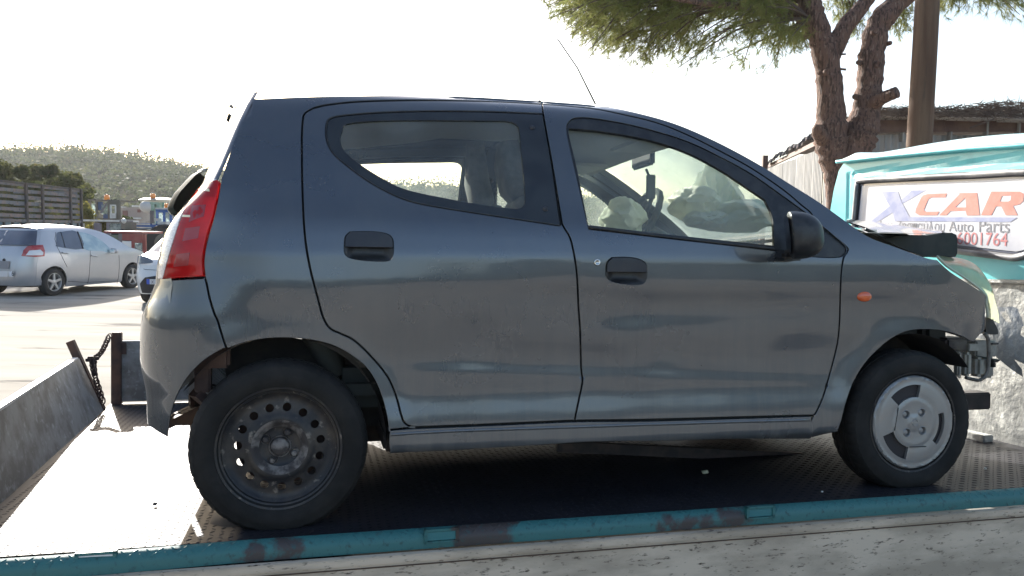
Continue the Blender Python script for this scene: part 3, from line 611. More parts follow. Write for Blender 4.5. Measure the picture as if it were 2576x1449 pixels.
# white car, nose to the camera, mostly hidden by the wrecked car
fx = (345 - 1288) / 2000 * 15.4; wc, WB_, wpn, wpf = bg_car('white_hatchback', 'white car facing the camera, its nose showing between the silver car and the wrecked car', (fx - .33, 15.4 + 3.15), (.05, -1), WHITEP, wb=2.46, Rw=.29)
HD = mat('dark_headlamp', (.05, .06, .09), .15, coat=1); cF = float(WB_.cf(np.array(.9)))
panel(WB_, 'headlight', catmull([(cF - .02, .84), (cF + .05, .93), (cF + .18, .965), (cF + .32, .95), (cF + .44, .90), (cF + .50, .84), (cF + .40, .815), (cF + .2, .81), (cF - .02, .84)], 3)[:-1], HD, wc, off=-.012, thick=.01, g=.04, step=.03, gap=0, rnd=.002, mirror=True)
end_panel(WB_, 'lower_grille', [(.22, .24), (.20, .42), (.32, .55), (.5, .58), (1.19, .58), (1.37, .55), (1.49, .42), (1.47, .24)], SEAM, wc, True, .012)
end_panel(WB_, 'number_plate', [(.36, .42), (.36, .52), (.88, .52), (.88, .42)], PLT, wc, True, .03, 0); end_panel(WB_, 'plate_band', [(.36, .42), (.36, .52), (.42, .52), (.42, .42)], mat('eu_blue', (.03, .08, .45), .4), wc, True, .032, 0)
xp = float(end_surf(WB_, [.6], [.47], True)[0][0]) + .036; place_deferred.append(('X', np.array([xp, .45, .435]), np.array([xp, .50, .435]), wc, 1.2, None))
b = MB(); Pq = end_surf(WB_, [.12, .3, .6, .85], [.74, .70, .69, .69], True); b.tube(Pq + [.004, 0, 0], .004, 5); b.build('bumper_seam', SEAM, wc, True); panel(WB_, 'side_vent', [(cF + .02, .40), (cF + .0, .50), (cF + .03, .64), (cF + .08, .62), (cF + .07, .42)], SEAM, wc, off=-.01, thick=.004, g=0, gap=0, rnd=0)
b = MB(); b.bbox((2.0, .70, 1.10), (2.06, .99, 1.17), .02); b.build('inside_mirror', SEAM, wc)
# ================================================================== slatted trailer at the left
TRS = mat('trailer_slat', (.13, .14, .15), .7, c2=(.20, .15, .13), scale=3, lo=.45, hi=.6, c3=(.05, .05, .055), scale3=9); TRB = mat('trailer_blue', (.10, .16, .20), .6, c2=(.16, .22, .25), scale=3, c3=(.12, .07, .05), scale3=8, lo3=.6, hi3=.7); TRD = mat('trailer_frame', (.04, .04, .045), .7, c2=(.08, .06, .05), scale=5)
TA, TB = WP(0, 559, 21.5), WP(205, 562, 26.4); dv = (TB - TA); dv[2] = 0; Lt = np.linalg.norm(dv[:2]); dv /= Lt; T0 = TA - dv * 2.2; T0[2] = 0; Lf = Lt + 2.2; nb = np.array([-dv[1], dv[0], 0])
trl = thing('slatted_trailer', 'tall livestock trailer with horizontal slats above blue ribbed panels, behind the silver car', 'trailer', np.array([dv, nb, [0, 0, 1.]]).T, T0)
zt, zm, zb_ = 2.68, 1.62, .85
for i in range(6): b = MB(); z = zm + .10 + i * .175; s_ = RNG.uniform(-.008, .008); b.box((0, .01 + s_, z), (Lf, .035 + s_, z + .095)); b.build('slat', TRS, trl)
b = MB(); b.box((0, -.03, zt - .03), (Lf, .05, zt + .03)); b.build('top_rail', TRD, trl); b = MB(); b.box((0, -.04, zm - .04), (Lf, .06, zm + .04)); b.build('middle_rail', TRS, trl)
for z1px in (-330, -120, 200, 325, 540, 622):
    px = (z1px / 2.415) / 1.26708; dd = RW.T @ (T0 - CAMPOS); rr_ = ray(px, 560); # solve on the trailer line
    r2 = RW @ rr_; M_ = np.array([[r2[0], -dv[0]], [r2[1], -dv[1]]]); t_, s_ = np.linalg.solve(M_, (T0 - CAMPOS)[:2]); b = MB(); b.box((s_ - .045, -.06, zb_), (s_ + .045, .0, zt + .02)); b.build('post', TRD, trl)
for i in range(16): s_ = .1 + i * Lf / 16; b = MB(); b.box((s_, -.045, zb_), (s_ + .055, -.005, zm - .05)); b.build('rib', TRD, trl); b = MB(); b.box((s_ + .06, .0, zb_), (s_ + Lf / 16 - .005, .02, zm - .045)); b.build('side_panel', TRB, trl)
b = MB(); b.box((0, -.03, zb_ - .12), (Lf, 2.2, zb_)); b.build('bed', TRD, trl)
for s_ in (.8, 1.9, Lf - 1.4): b = MB(); b.lathe([(.0001, .0), (.25, .02), (.45, .0), (.48, .05), (.48, .25), (.2, .27)], 28, 'y', (s_, .05, .48)); b.build('wheel', TY2, trl, True, auto=40)
b = MB(); b.box((0, 2.15, zm), (Lf, 2.2, zm + .1)); b.box((Lf - .06, 0, zb_), (Lf, 2.2, zb_ + .1)); 
for i in range(5): b2_ = MB(); z = zm + .1 + i * .2; b2_.box((Lf - .05, .1, z), (Lf - .02, 2.1, z + .10)); b2_.build('end_slat', TRS, trl)
b.build('far_rail', TRD, trl)
# ================================================================== old tractors and machines beyond the yard
def wbox(b, x0, y0, x1, y1, dep, th, og, Z=ZT):
    (a0, b0), (a1, b1) = Z([(x0, y0)])[0], Z([(x1, y1)])[0]; P0 = WP(a0, b0, dep) - og; P1 = WP(a1, b1, dep) - og
    b.box((min(P0[0], P1[0]), P0[1], min(P0[2], P1[2])), (max(P0[0], P1[0]), P0[1] + th, max(P0[2], P1[2]))); return b
def machine(name, label, cat, anchor, dep): q = WP(*ZT([anchor])[0], dep); og = np.array([q[0], q[1], 0.]); return thing(name, label, cat, None, og), og
def part(par, og, nm, m, rects, dep, th=.06): b = MB(); [wbox(b, *r[:4], dep + (r[4] if len(r) > 4 else 0), r[5] if len(r) > 5 else th, og) for r in rects]; return b.build(nm, m, par)
def bwheel(par, og, x, dep, R, rim=None, Z=ZT): q = WP(*Z([(x, 900)])[0], dep); c_ = np.array([q[0], q[1], R]) - og; b = MB(); b.lathe([(.0001, .0), (R * .5, .02), (R * .55, 0), (R * .95, 0), (R, .06), (R, .32), (R * .9, .36), (.1, .36)], 28, 'y', c_); w_ = b.build('wheel', TY2, par, True, auto=40); b = MB(); b.lathe([(.0001, -.03), (R * .3, -.03), (R * .5, .01)], 20, 'y', c_); b.build('rim', rim or mat('rim_yellow', (.2, .18, .14), .6), w_, True); return w_
def beacon(par, og, x, y, dep, s=.10): q = WP(*ZT([(x, y)])[0], dep) - og; b = MB(); b.lathe([(.0001, s * 1.3), (s * .5, s * 1.2), (s * .62, .8 * s), (s * .66, 0), (0, 0)], 16, 'z', q + [0, .1, 0]); return b.build('beacon', mat('beacon_orange', (.85, .26, .03), .25, coat=1), par, True)
OLVM = mat('olive_machine', (.11, .10, .075), .6, c2=(.16, .13, .10), scale=2); WHM = mat('white_machine', (.60, .60, .58), .5, c2=(.45, .44, .42), scale=3); REDM = mat('faded_red_machine', (.24, .045, .04), .55, c2=(.30, .09, .07), scale=2); BLM = mat('tractor_blue', (.02, .09, .32), .35, coat=.5, c2=(.03, .12, .36), scale=2); GRM = mat('machine_grey', (.12, .11, .12), .7, c2=(.2, .17, .17), scale=2); GLP = glass('cab_pane', (.75, .85, .85), .35, (.6, .66, .66)); PUR = mat('faded_purple', (.13, .115, .14), .6, c2=(.18, .17, .19), scale=2)
m1, o1 = machine('olive_digger', 'olive machine cab with an orange beacon and a white framed window', 'digger', (560, 900), 32)
part(m1, o1, 'cab_roof', OLVM, [(190, 362, 860, 402, 0, 1.6)], 32); part(m1, o1, 'cab_frame', OLVM, [(200, 400, 250, 800), (350, 400, 385, 790), (610, 400, 660, 800), (780, 400, 868, 800), (660, 400, 780, 475), (200, 760, 868, 1000, .02, 1.4)], 32); part(m1, o1, 'blue_panel', mat('panel_blue', (.06, .09, .19), .5), [(385, 415, 500, 590), (520, 660, 620, 770)], 32.1)
part(m1, o1, 'pane', GLP, [(250, 455, 350, 700), (480, 480, 615, 680)], 32.05, .01); part(m1, o1, 'window_frame', WHM, [(658, 475, 780, 500, -.03), (658, 500, 682, 765, -.03), (762, 500, 782, 765, -.03), (658, 660, 782, 765, -.03)], 32); b = MB(); q0, q1 = WP(*ZT([(590, 450)])[0], 31.98) - o1, WP(*ZT([(470, 660)])[0], 31.98) - o1; b.beam(q0, q1, .08, .03, (0, 1, 0)); b.build('brace', GRM, m1)
beacon(m1, o1, 572, 378, 32, .17); bwheel(m1, o1, 300, 31.8, .7); bwheel(m1, o1, 760, 31.8, .7)
m2, o2 = machine('open_cab_tractor', 'old tractor cab with a long white roof and purple-grey pillars behind the silver car', 'tractor', (500, 1100), 27.5)
part(m2, o2, 'cab_roof', WHM, [(58, 785, 905, 838, 0, 1.3)], 27.5); part(m2, o2, 'roof_edge', GRM, [(60, 838, 930, 852, .0, 1.3), (860, 805, 1000, 842, 0, .5)], 27.5); part(m2, o2, 'pillar', WHM, [(50, 868, 98, 1300)], 27.5, .08); part(m2, o2, 'pillar', PUR, [(320, 852, 425, 1300)], 27.5, .1); part(m2, o2, 'pillar', PUR, [(425, 870, 450, 1300)], 27.5, .1); part(m2, o2, 'pillar', PUR, [(585, 852, 645, 1300)], 27.5, .1); part(m2, o2, 'pane', GLP, [(645, 868, 885, 1035)], 27.5, .01); part(m2, o2, 'sill_panel', PUR, [(50, 1290, 930, 1500, 0, 1.2)], 27.5)
q = WP(*ZT([(955, 818)])[0], 27.3) - o2; b = MB(); b.lathe([(.0001, -.06), (.07, -.05), (.09, 0), (.05, .06)], 16, 'y', q); b.build('work_lamp', WHM, m2, True); bwheel(m2, o2, 200, 28.6, .5); bwheel(m2, o2, 760, 28.6, .5)
m3, o3 = machine('red_cab_tractor', 'faded red tractor cab with bright windows right behind the silver car bonnet', 'tractor', (1000, 1300), 24.5)
part(m3, o3, 'cab_roof', REDM, [(530, 1028, 1350, 1088, 0, 1.4)], 24.5); part(m3, o3, 'cab_wall', REDM, [(885, 1088, 1340, 1235, .0, .08), (1110, 1235, 1165, 1700), (1165, 1235, 1330, 1275)], 24.5, .08); part(m3, o3, 'pillar', GRM, [(840, 1088, 905, 1700)], 24.5, .08); part(m3, o3, 'pillar', REDM, [(1335, 1100, 1395, 1700)], 24.55, .08); part(m3, o3, 'pane', mat('daylight_white', (.8, .78, .74), .8, c2=(.6, .55, .5), scale=8, lo=.6, hi=.7), [(905, 1240, 1110, 1700)], 24.52, .012); part(m3, o3, 'pane', GLP, [(1165, 1275, 1335, 1500)], 24.52, .012); part(m3, o3, 'pane', mat('olive_pane', (.16, .18, .13), .2, coat=1), [(640, 1110, 845, 1500)], 24.52, .012); part(m3, o3, 'white_strip', WHM, [(1160, 1500, 1335, 1520), (560, 1120, 630, 1200), (665, 1180, 745, 1225)], 24.45, .03); part(m3, o3, 'chassis', GRM, [(560, 1600, 1350, 1900, 0, 1.3)], 24.5); bwheel(m3, o3, 760, 25.2, .35); bwheel(m3, o3, 1180, 25.2, .35)  # near-white pane holds the daylight seen through the window as colour
m4, o4 = machine('blue_tractor', 'blue tractor with a sunlit bonnet and an orange beacon left of the tail light', 'tractor', (1400, 1200), 34)
b = MB(); p0, p1 = WP(*ZT([(1090, 870)])[0], 34) - o4, WP(*ZT([(1740, 1000)])[0], 34) - o4; b.bbox((p0[0], p0[1], p1[2]), (p1[0], p0[1] + .8, p0[2] + .02), .06); hood4 = b.build('bonnet', BLM, m4, True); part(m4, o4, 'bonnet_sun_stripe', WHM, [(1110, 940, 1530, 975, -.01), (1095, 868, 1500, 905, -.02), (1550, 868, 1620, 895, -.02)], 34, .02); part(m4, o4, 'bonnet_side', BLM, [(1540, 990, 1690, 1110, -.03)], 34, .3); part(m4, o4, 'engine', GRM, [(1150, 1000, 1740, 1120, .05)], 34, .5)  # white strips put the sunlit bonnet top into colour
part(m4, o4, 'cab_frame', BLM, [(1625, 590, 1665, 860), (1770, 590, 1815, 860), (1910, 590, 1950, 860), (1620, 570, 1950, 640)], 34.3, .08); part(m4, o4, 'cab_roof', WHM, [(1610, 540, 1960, 578, 0, 1.3)], 34.2); part(m4, o4, 'pane', GLP, [(1665, 640, 1770, 840), (1815, 640, 1910, 860)], 34.33, .01); part(m4, o4, 'fender', WHM, [(1590, 765, 1680, 825, -.05, .3), (1660, 830, 1840, 895, -.05, .5)], 34); beacon(m4, o4, 1838, 545, 34.2, .17)
for x in (1500, 1560, 1620): pass
part(m4, o4, 'exhaust', GRM, [(1500, 600, 1560, 880, -.02)], 34, .15); bwheel(m4, o4, 1250, 33.8, .55); bwheel(m4, o4, 1780, 33.7, .8)
m5, o5 = machine('green_harvester', 'pale green machine topped by a white disc roof and a red-orange beacon', 'harvester', (1560, 900), 40)
b = MB(); q = WP(*ZT([(1575, 368)])[0], 40) - o5; b.lathe([(.0001, .13), (.8, .10), (1.12, .0), (1.0, -.08), (.0001, -.09)], 32, 'z', q + [0, 1, 0]); b.build('disc_roof', WHM, m5, True, auto=50); PG = mat('pale_green', (.30, .42, .34), .6, c2=(.18, .28, .2), scale=3); part(m5, o5, 'mast', PG, [(1520, 430, 1580, 1100), (1500, 420, 1700, 470), (1640, 430, 1700, 620)], 40, .3); beacon(m5, o5, 1548, 345, 40, .2); part(m5, o5, 'body', PG, [(1440, 1000, 1760, 1300, 0, 1.5)], 40); bwheel(m5, o5, 1500, 39.8, .6)
m6, o6 = machine('stone_outbuilding', 'small pinkish-beige outbuilding with white roof edges beyond the tractors', 'building', (1200, 900), 55)
PNK = mat('beige_render', (.30, .25, .23), .85, c2=(.38, .34, .30), scale=.6, c3=(.2, .17, .15), scale3=3); part(m6, o6, 'wall', PNK, [(870, 530, 1480, 900, 0, 4)], 55); part(m6, o6, 'roof_edge', WHM, [(1120, 490, 1340, 530, -.1), (1020, 745, 1300, 782, -.1), (860, 515, 960, 545, -.1)], 55, .3); part(m6, o6, 'window', mat('dull_red', (.16, .07, .06), .7), [(925, 600, 1025, 745, -.05), (1235, 575, 1300, 640, -.05)], 55, .05)
b = MB(); q = WP(*ZT([(1440, 520)])[0], 54) - o6; bm = bmesh.new(); bmesh.ops.create_icosphere(bm, subdivisions=2, radius=.42); b.add(np.array([v.co[:] for v in bm.verts]) * [1.2, 1, 1] + q, [[v.index for v in f.verts] for f in bm.faces]); bm.free(); b.build('boulder_cap', mat('grey_tank', (.45, .44, .43), .7), m6, True)
m7, o7 = machine('green_shed', 'green metal shed roof at the foot of the hill, left of the tail light', 'shed', (1850, 700), 62)
GS = mat('green_sheet', (.05, .17, .12), .6, c2=(.07, .2, .15), scale=.5); b = MB(); p = [WP(*ZT([c])[0], 62) - o7 for c in ((1600, 560), (1740, 345), (2060, 330), (2200, 560))]; p2 = [q + [0, 8, 0] for q in p]; b.add(p + p2, [(0, 1, 2, 3), (7, 6, 5, 4), (1, 5, 6, 2), (0, 4, 5, 1), (3, 2, 6, 7)]); b.build('roof', GS, m7); part(m7, o7, 'wall', GS, [(1600, 560, 2200, 1000, .02, 8)], 62)
q = WP(330, 590, 48); bush('hedge_bush', 'dark green bush between the white-roofed cab and the blue tractor', 'bush', zspots([(900, 900), (1000, 850), (1080, 880), (980, 960), (1090, 960), (930, 1020), (1030, 1010)], 36, .3), 240, .12, OLV, (WP(*ZT([(1000, 950)])[0], 36)[0], WP(*ZT([(1000, 950)])[0], 36)[1], 0))
# ================================================================== flatbed truck
RAIL = mat('turquoise_rail', (.035, .15, .145), .5, c2=(.055, .042, .038), scale=2.3, lo=.585, hi=.62, detail=10., c3=(.02, .07, .07), scale3=50, bump=.25, bscale=70, bdist=.003)
DECK = mat('deck_steel', (.022, .021, .027), .58, .18, spec=.4, c2=(.013, .013, .017), scale=5, lo=.35, hi=.65, bump=.1, bscale=90, bdist=.002)
GALV = mat('galvanised', (.40, .41, .40), .45, .45, c2=(.27, .28, .28), scale=9, lo=.42, hi=.6, c3=(.52, .53, .52), scale3=16, lo3=.56, hi3=.66, bump=.6, bscale=9, bdist=.02)
WORN = mat('worn_board', (.66, .53, .40), .8, spec=.2, c2=(.44, .35, .26), scale=7, lo=.4, hi=.62, c3=(.10, .07, .05), scale3=75, lo3=.58, hi3=.70, stretch=(.4, 1, 1.3), bump=.4, bscale=30, bdist=.004)
WORN2 = mat('grey_board', (.25, .25, .245), .6, .2, c2=(.15, .14, .13), scale=9, lo=.42, hi=.62, c3=(.34, .35, .35), scale3=24, lo3=.56, hi3=.7, bump=.2, bscale=40, bdist=.003)
RUST = mat('rusty_steel', (.055, .035, .032), .75, .2, c2=(.10, .055, .04), scale=12, bump=.3, bscale=60, bdist=.003)
truck = tt('flatbed_truck', 'turquoise flatbed recovery truck with dropped side board, carrying the wrecked grey car', 'truck', (1.2, 1.2, -.78))
Y0, Y1 = -.085, 2.60
def rear_x(y): return -.93 - .145 * (y - .2) / 2.17
# deck plate
b = MB(); b.add([(rear_x(Y0), Y0, 0), (3.47, Y0, 0), (3.47, Y1, 0), (rear_x(Y1), Y1, 0), (rear_x(Y0), Y0, -.06), (3.47, Y0, -.06), (3.47, Y1, -.06), (rear_x(Y1), Y1, -.06)],
     [(0, 1, 2, 3), (4, 7, 6, 5), (1, 5, 6, 2), (2, 6, 7, 3), (3, 7, 4, 0)])
deck = b.build('deck', DECK, truck)
# raised tread bars of the chequer plate
V = []; F = []; k = 0
def bar(x, y, a, L=.021, wd=.0062, h=.0014):
    c, s = math.cos(a), math.sin(a)
    pts = [(-L / 2, 0, 0), (-L / 5, -wd / 2, 0), (L / 5, -wd / 2, 0), (L / 2, 0, 0), (L / 5, wd / 2, 0), (-L / 5, wd / 2, 0), (-L / 4, 0, h), (L / 4, 0, h)]
    return [(x + p[0] * c - p[1] * s, y + p[0] * s + p[1] * c, p[2] + .0003) for p in pts]
BF = [(0, 1, 6), (1, 2, 7, 6), (2, 3, 7), (3, 4, 7), (4, 5, 6, 7), (5, 0, 6)]
P = .030
for i in range(int(4.3 / P)):
    for j in range(int(2.6 / P)):
        x = -.98 + i * P; y = Y0 + .008 + j * P
        if x < rear_x(y) + .02 or (y > 1.6 and x > .3) or (x > 1.7 and y > .9): continue
        a = rad(38) if (i + j) % 2 else rad(-38)
        V += bar(x, y, a); F += [tuple(q + k for q in f) for f in BF]; k += 8
b = MB(); b.add(V, F); tag(b.build('tread_pattern', DECK, truck), kind='stuff')
# rounded edge rail with its own tread, stake pockets
b = MB(); prof = [(0, .001)] + [(-.034 * math.sin(t), -.034 + .034 * math.cos(t)) for t in np.linspace(.1, math.pi / 2, 7)] + [(-.035, -.055)]
xs = np.linspace(-.95, 3.5, 60); G = np.array([[(x, Y0 + p[0] - .02 * sstep(-.0, -.6, x), p[1]) for p in prof] for x in xs]); b.grid(G, True); edge = b.build('edge_rail', RAIL, truck, True)
b = MB(); V = []; F = []; k = 0
for i in range(int(4.4 / .034)):
    for r, t in enumerate((.35, .85)):
        x = -.94 + i * .034 + (r % 2) * .017; a = rad(40) if (i + r) % 2 else rad(-40)
        for p, in [(q,) for q in bar(0, 0, a)]:
            u = t + p[1] / .034; rr = .034 + p[2]; V.append((x + p[0], Y0 - .02 * float(sstep(0., -.6, np.array(x))) - rr * math.sin(u), -.034 + rr * math.cos(u)))
        F += [tuple(q + k for q in f) for f in BF]; k += 8
b.add(V, F); tag(b.build('rail_tread', RAIL, truck), kind='stuff')
for px, py in ((1110, 1345), (1910, 1287), (243, 1405)):
    p = TP(px, py, 1, Y0 - .03); m_ = MB()
    for (a, c_) in (((-.055, -.012, -.022), (-.045, .006, .022)), ((.045, -.012, -.022), (.055, .006, .022)), ((-.055, -.012, .014), (.055, .006, .022)), ((-.055, -.012, -.022), (.055, .006, -.016))):
        m_.box(np.array(a) + p, np.array(c_) + p)
    so_ = m_.build('stake_pocket', RAIL, truck)
    MB().box(p + [-.045, -.008, -.014], p + [.045, .003, .012]).build('pocket_liner', mat('pocket_turquoise', (.04, .18, .19), .4) if px != 243 else mat('white_patch', (.8, .8, .78), .4), so_)
# near side board hanging from the rail
yb = Y0 - .048
b = MB(); b.bbox((-1.3, yb - .02, -.50), (3.9, yb + .004, -.056), .003)
bd = b.build('side_board', WORN, truck)
b = MB(); b.bbox((-1.3, yb - .028, -.080), (3.9, yb - .0205, -.0565), .003); b.build('board_lip', WORN, bd)
b = MB(); b.bbox((-1.3, yb - .0235, -.091), (3.9, yb - .0205, -.087), .001); b.build('board_groove', mat('groove_brown', (.10, .06, .04), .8), bd)  # dark brown strip along the groove line
MB().box((-1.1, yb - .02, -.62), (3.9, yb + .3, -.52)).build('chassis_rail', RUST, truck)
# far side board and its corner post
b = MB(); b.bbox((-1.03, 2.585, .012), (-.15, 2.61, .38), .004); b.bbox((-.14, 2.585, .012), (3.4, 2.61, .38), .004)
fb = b.build('far_side_board', WORN2, truck)
b = MB(); b.bbox((-1.08, 2.56, 0), (-1.025, 2.61, .432), .004); b.box((-1.03, 2.575, .30), (-1.0, 2.584, .37)); b.build('corner_post', RUST, truck)
b = MB(); b.box((-.86, 2.575, .005), (-.3, 2.584, .011)); b.build('board_hinge', mat('bright_steel', (.7, .7, .7), .35, .5), fb)
# tailgate: hinged on the rear edge, leaning out, held by a chain
bt0, bt1 = np.array([-1.075, 2.37, 0.]), np.array([-.905, -.15, 0.]); tp0, tp1 = np.array([-1.2, 2.37, .302]), np.array([-.915, -.15, .30])
n_ = np.cross(bt1 - bt0, tp0 - bt0); n_ /= np.linalg.norm(n_); th = n_ * .028
if th[0] > 0: th = -th
b = MB(); G = np.array([[(bt0 * (1 - u) + bt1 * u) * (1 - v) + (tp0 * (1 - u) + tp1 * u) * v for v in np.linspace(0, 1, 7)] for u in np.linspace(0, 1, 26)]); b.grid(G, True); b.grid(G + th)
for e in (G[0], G[-1], G[:, 0], G[:, -1]): b.grid(np.array([e, e + th]))
tg = b.build('tailgate', WORN2, truck, True, auto=40)
b = MB(); d = (tp0 - bt0); d /= np.linalg.norm(d); b.beam(bt0 + [0, .02, 0] + th / 2, bt0 + d * .435 + [0, .03, 0] + th / 2, .035, .04); b.build('tailgate_post', RUST, tg)
b = MB(); b.beam(tp0 + th / 2 + [.0, -.03, .006], tp1 + th / 2 + [0, 0, .006], .03, .012); b.build('tailgate_cap', mat('pale_edge', (.62, .6, .57), .5), tg)
# chain: links as little tori
def chain(pts, par, r=.0045, L=.05):
    pts = resample(np.array(pts, float), L * .72); 
    for i in range(len(pts) - 1):
        c = (pts[i] + pts[i + 1]) / 2; d = pts[i + 1] - pts[i]; d /= np.linalg.norm(d); u = np.cross(d, (0, 0, 1.)) ; u /= np.linalg.norm(u) + 1e-9; v = np.cross(d, u)
        if i % 2: u = v
        a = np.linspace(0, 2 * np.pi, 12, endpoint=False)
        ring = [c + d * (math.cos(t) * L / 2) + u * (math.sin(t) * L * .32) for t in a]; m_ = MB(); V = []; n = len(ring)
        nn = np.cross(d, u)
        for j, p in enumerate(ring):
            o_ = (p - c); o_ /= np.linalg.norm(o_)
            for t in range(4): V.append(p + (o_ * math.cos(t * math.pi / 2) + nn * math.sin(t * math.pi / 2)) * r)
        F = [(j * 4 + t, j * 4 + (t + 1) % 4, ((j + 1) % n) * 4 + (t + 1) % 4, ((j + 1) % n) * 4 + t) for j in range(n) for t in range(4)]
        m_.add(V, F); m_.build('chain_link', RUST, par, True)
pA = TP(275, 845, 1, 2.54); pB = TP(232, 905, 1, 2.38); pC = TP(258, 1010, 1, 2.34); pD = TP(240, 950, 1, 2.35)
chain(catmull([pA, (pA + pB) / 2 - [0, 0, .03], pB], 8), tg); chain(catmull([pB, pD, pC], 8), tg)
b = MB(); 
for i in range(5):
    a = RNG.normal(0, .012, 3); b.bbox(pB - [.016, .012, .01] + a, pB + [.016, .012, .01] + a, .003)
b.build('chain_knot', RUST, tg)
# headboard and cab (rear wall at x = 3.45)
xc = 3.45
ny, nz = 46, 20; ys = np.linspace(-.1, 2.45, ny); zs = np.linspace(.0, .785, nz)
G = np.array([[(xc - .03 + .006 * math.sin(y * 7) * math.sin(z * 9) + RNG.normal(0, .0016), y, z) for y in ys] for z in zs]); b = MB(); b.grid(G); b.box((xc - .028, -.1, 0), (xc - .01, 2.45, .785))
hb = b.build('headboard', GALV, truck, True)
b = MB(); b.bbox((xc - .05, -.1, .785), (xc - .01, 2.45, .805), .004); b.build('headboard_cap', GALV, hb)
b = MB(); b.bbox((xc - .10, .3, .0), (xc - .035, .85, .035), .004, rotm('z', .1)); b.build('floor_angle', GALV, hb)
TURQ = mat('turquoise_paint', (.10, .50, .53), .35, c2=(.14, .56, .58), scale=2, coat=.5, coatr=.1, c3=(.09, .42, .46), scale3=7, bump=.15, bscale=5, bdist=.01)
cabR = lambda y: 1.47 + .055 * y                   # top line of the rear wall
zlow = .70
# outline of the rear wall in (y, z)
def zy(px, py, x=xc): p = TP(px, py, 0, x); return (p[1], p[2])
wall = [zy(2076, 600), zy(2087, 540), zy(2097, 480), zy(2110, 430), zy(2124, 408)] + [(y, cabR(y)) for y in np.linspace(1.8, -.05, 10)] + [(-.12, 1.25), (-.14, zlow), (2.12, zlow)]
win = [zy(2150, 556), zy(2158, 470), zy(2161, 460), zy(2172, 454), zy(2300, 446.5), zy(2440, 440), zy(2576, 433)] + [(.53, 1.29), (.525, .96), (.535, .93)] + [zy(2561, 648), zy(2530, 646.5), zy(2411, 632), zy(2250, 614), zy(2165, 604), zy(2151, 594)]
W = np.array(wall)[:, ::1]; Wn = np.array(win)
W = resample(dedupe(W), .05, True); Wn_s = resample(dedupe(catmull(np.vstack([Wn, Wn[:1]]), 4)[:-1]), .03, True)
def flat(name, outer, holes, x, thick, m, parent, g=.06, bulge=None):
    outer = outer if area(outer) > 0 else outer[::-1]; holes = [h if area(h) > 0 else h[::-1] for h in holes]
    vo, T = tri2d(outer, holes, g); bl = bulge or (lambda y, z: 0 * y)
    b = MB(); V = np.stack([x + bl(vo[:, 0], vo[:, 1]), vo[:, 0], vo[:, 1]], 1); b.add(V, [tuple(t)[::-1] for t in T]); V2 = V + [thick, 0, 0]; 
    if thick:
        b.add(V2, [tuple(t) for t in T])
        for lp, s_ in [(outer, 1)] + [(h, -1) for h in holes]:
            n = len(lp); A_ = np.stack([x + bl(lp[:, 0], lp[:, 1]), lp[:, 0], lp[:, 1]], 1); B_ = A_ + [thick, 0, 0]
            b.add(np.vstack([A_, B_]), [((i, (i + 1) % n, n + (i + 1) % n, n + i) if s_ > 0 else (n + i, n + (i + 1) % n, (i + 1) % n, i)) for i in range(n)])
    return b.build(name, m, parent)
press = lambda y, z: -.006 * np.exp(-((z - (1.475 + .05 * (y - 1))) / .02) ** 2) * 0 + .008 * np.exp(-((z - (cabR(y) - .105)) / .012) ** 2) * (y < 1.86) + .008 * np.exp(-((y - 1.90) / .012) ** 2) * (z < cabR(y) - .09)
cabw = flat('cab_rear_wall', W, [Wn_s], xc, .04, TURQ, truck, .025, press)
# cab shell behind the wall: sides and roof curving forward
rows = []
for x, sc in ((xc + .0, 1.), (xc + .15, 1.0), (xc + 1.1, 1.0), (xc + 1.9, .97)):
    row = []
    for (y, z) in wall[:16]: row.append((x, .95 + (y - .95) * sc, z * (1 if x < 5 else .97)))
    rows.append(row)
b = MB(); b.grid(np.array(rows)); b.build('cab_shell', TURQ, truck, True)
# roof cap with drip edge
CAPM = mat('pale_roof_paint', (.45, .66, .66), .35, c2=(.6, .7, .68), scale=3, coat=.4)
b = MB(); ysr = np.linspace(2.0, -.2, 26)
def cap_top(px): return 0
topl = catmull([TP(x_, y_, 0, xc) for x_, y_ in ((2119, 402), (2135, 392), (2155, 383.5), (2200, 384), (2260, 375), (2330, 362), (2430, 347), (2520, 338), (2576, 335))], 4)
ext = topl[-1] + [0, -.75, -.02]; topl = np.vstack([topl, ext])
dl = np.array([(xc - .035, y, z) for y, z in zip(topl[:, 1], np.interp(-topl[:, 1], [-1.965, -1.5, -.9, -.58, .2], [1.563, 1.535, 1.492, 1.462, 1.41]))])
G = []
for i in range(len(topl)):
    t, d_ = topl[i], dl[i]; t = t.copy()
    G.append([d_ + [0.035, 0, -.012], d_ + [0, 0, -.012], d_, d_ + [.01, 0, (t[2] - d_[2]) * .5], [t[0] + .01, t[1], t[2]], [t[0] + .5, t[1], t[2] + .02], [t[0] + 1.8, t[1], t[2] - .02]])
b.grid(np.array(G), False); b.build('cab_roof', CAPM, truck, True)
b = MB(); b.tube(dl + [-.006, 0, -.006], .012, 8); b.build('drip_rail', TURQ, truck, True)
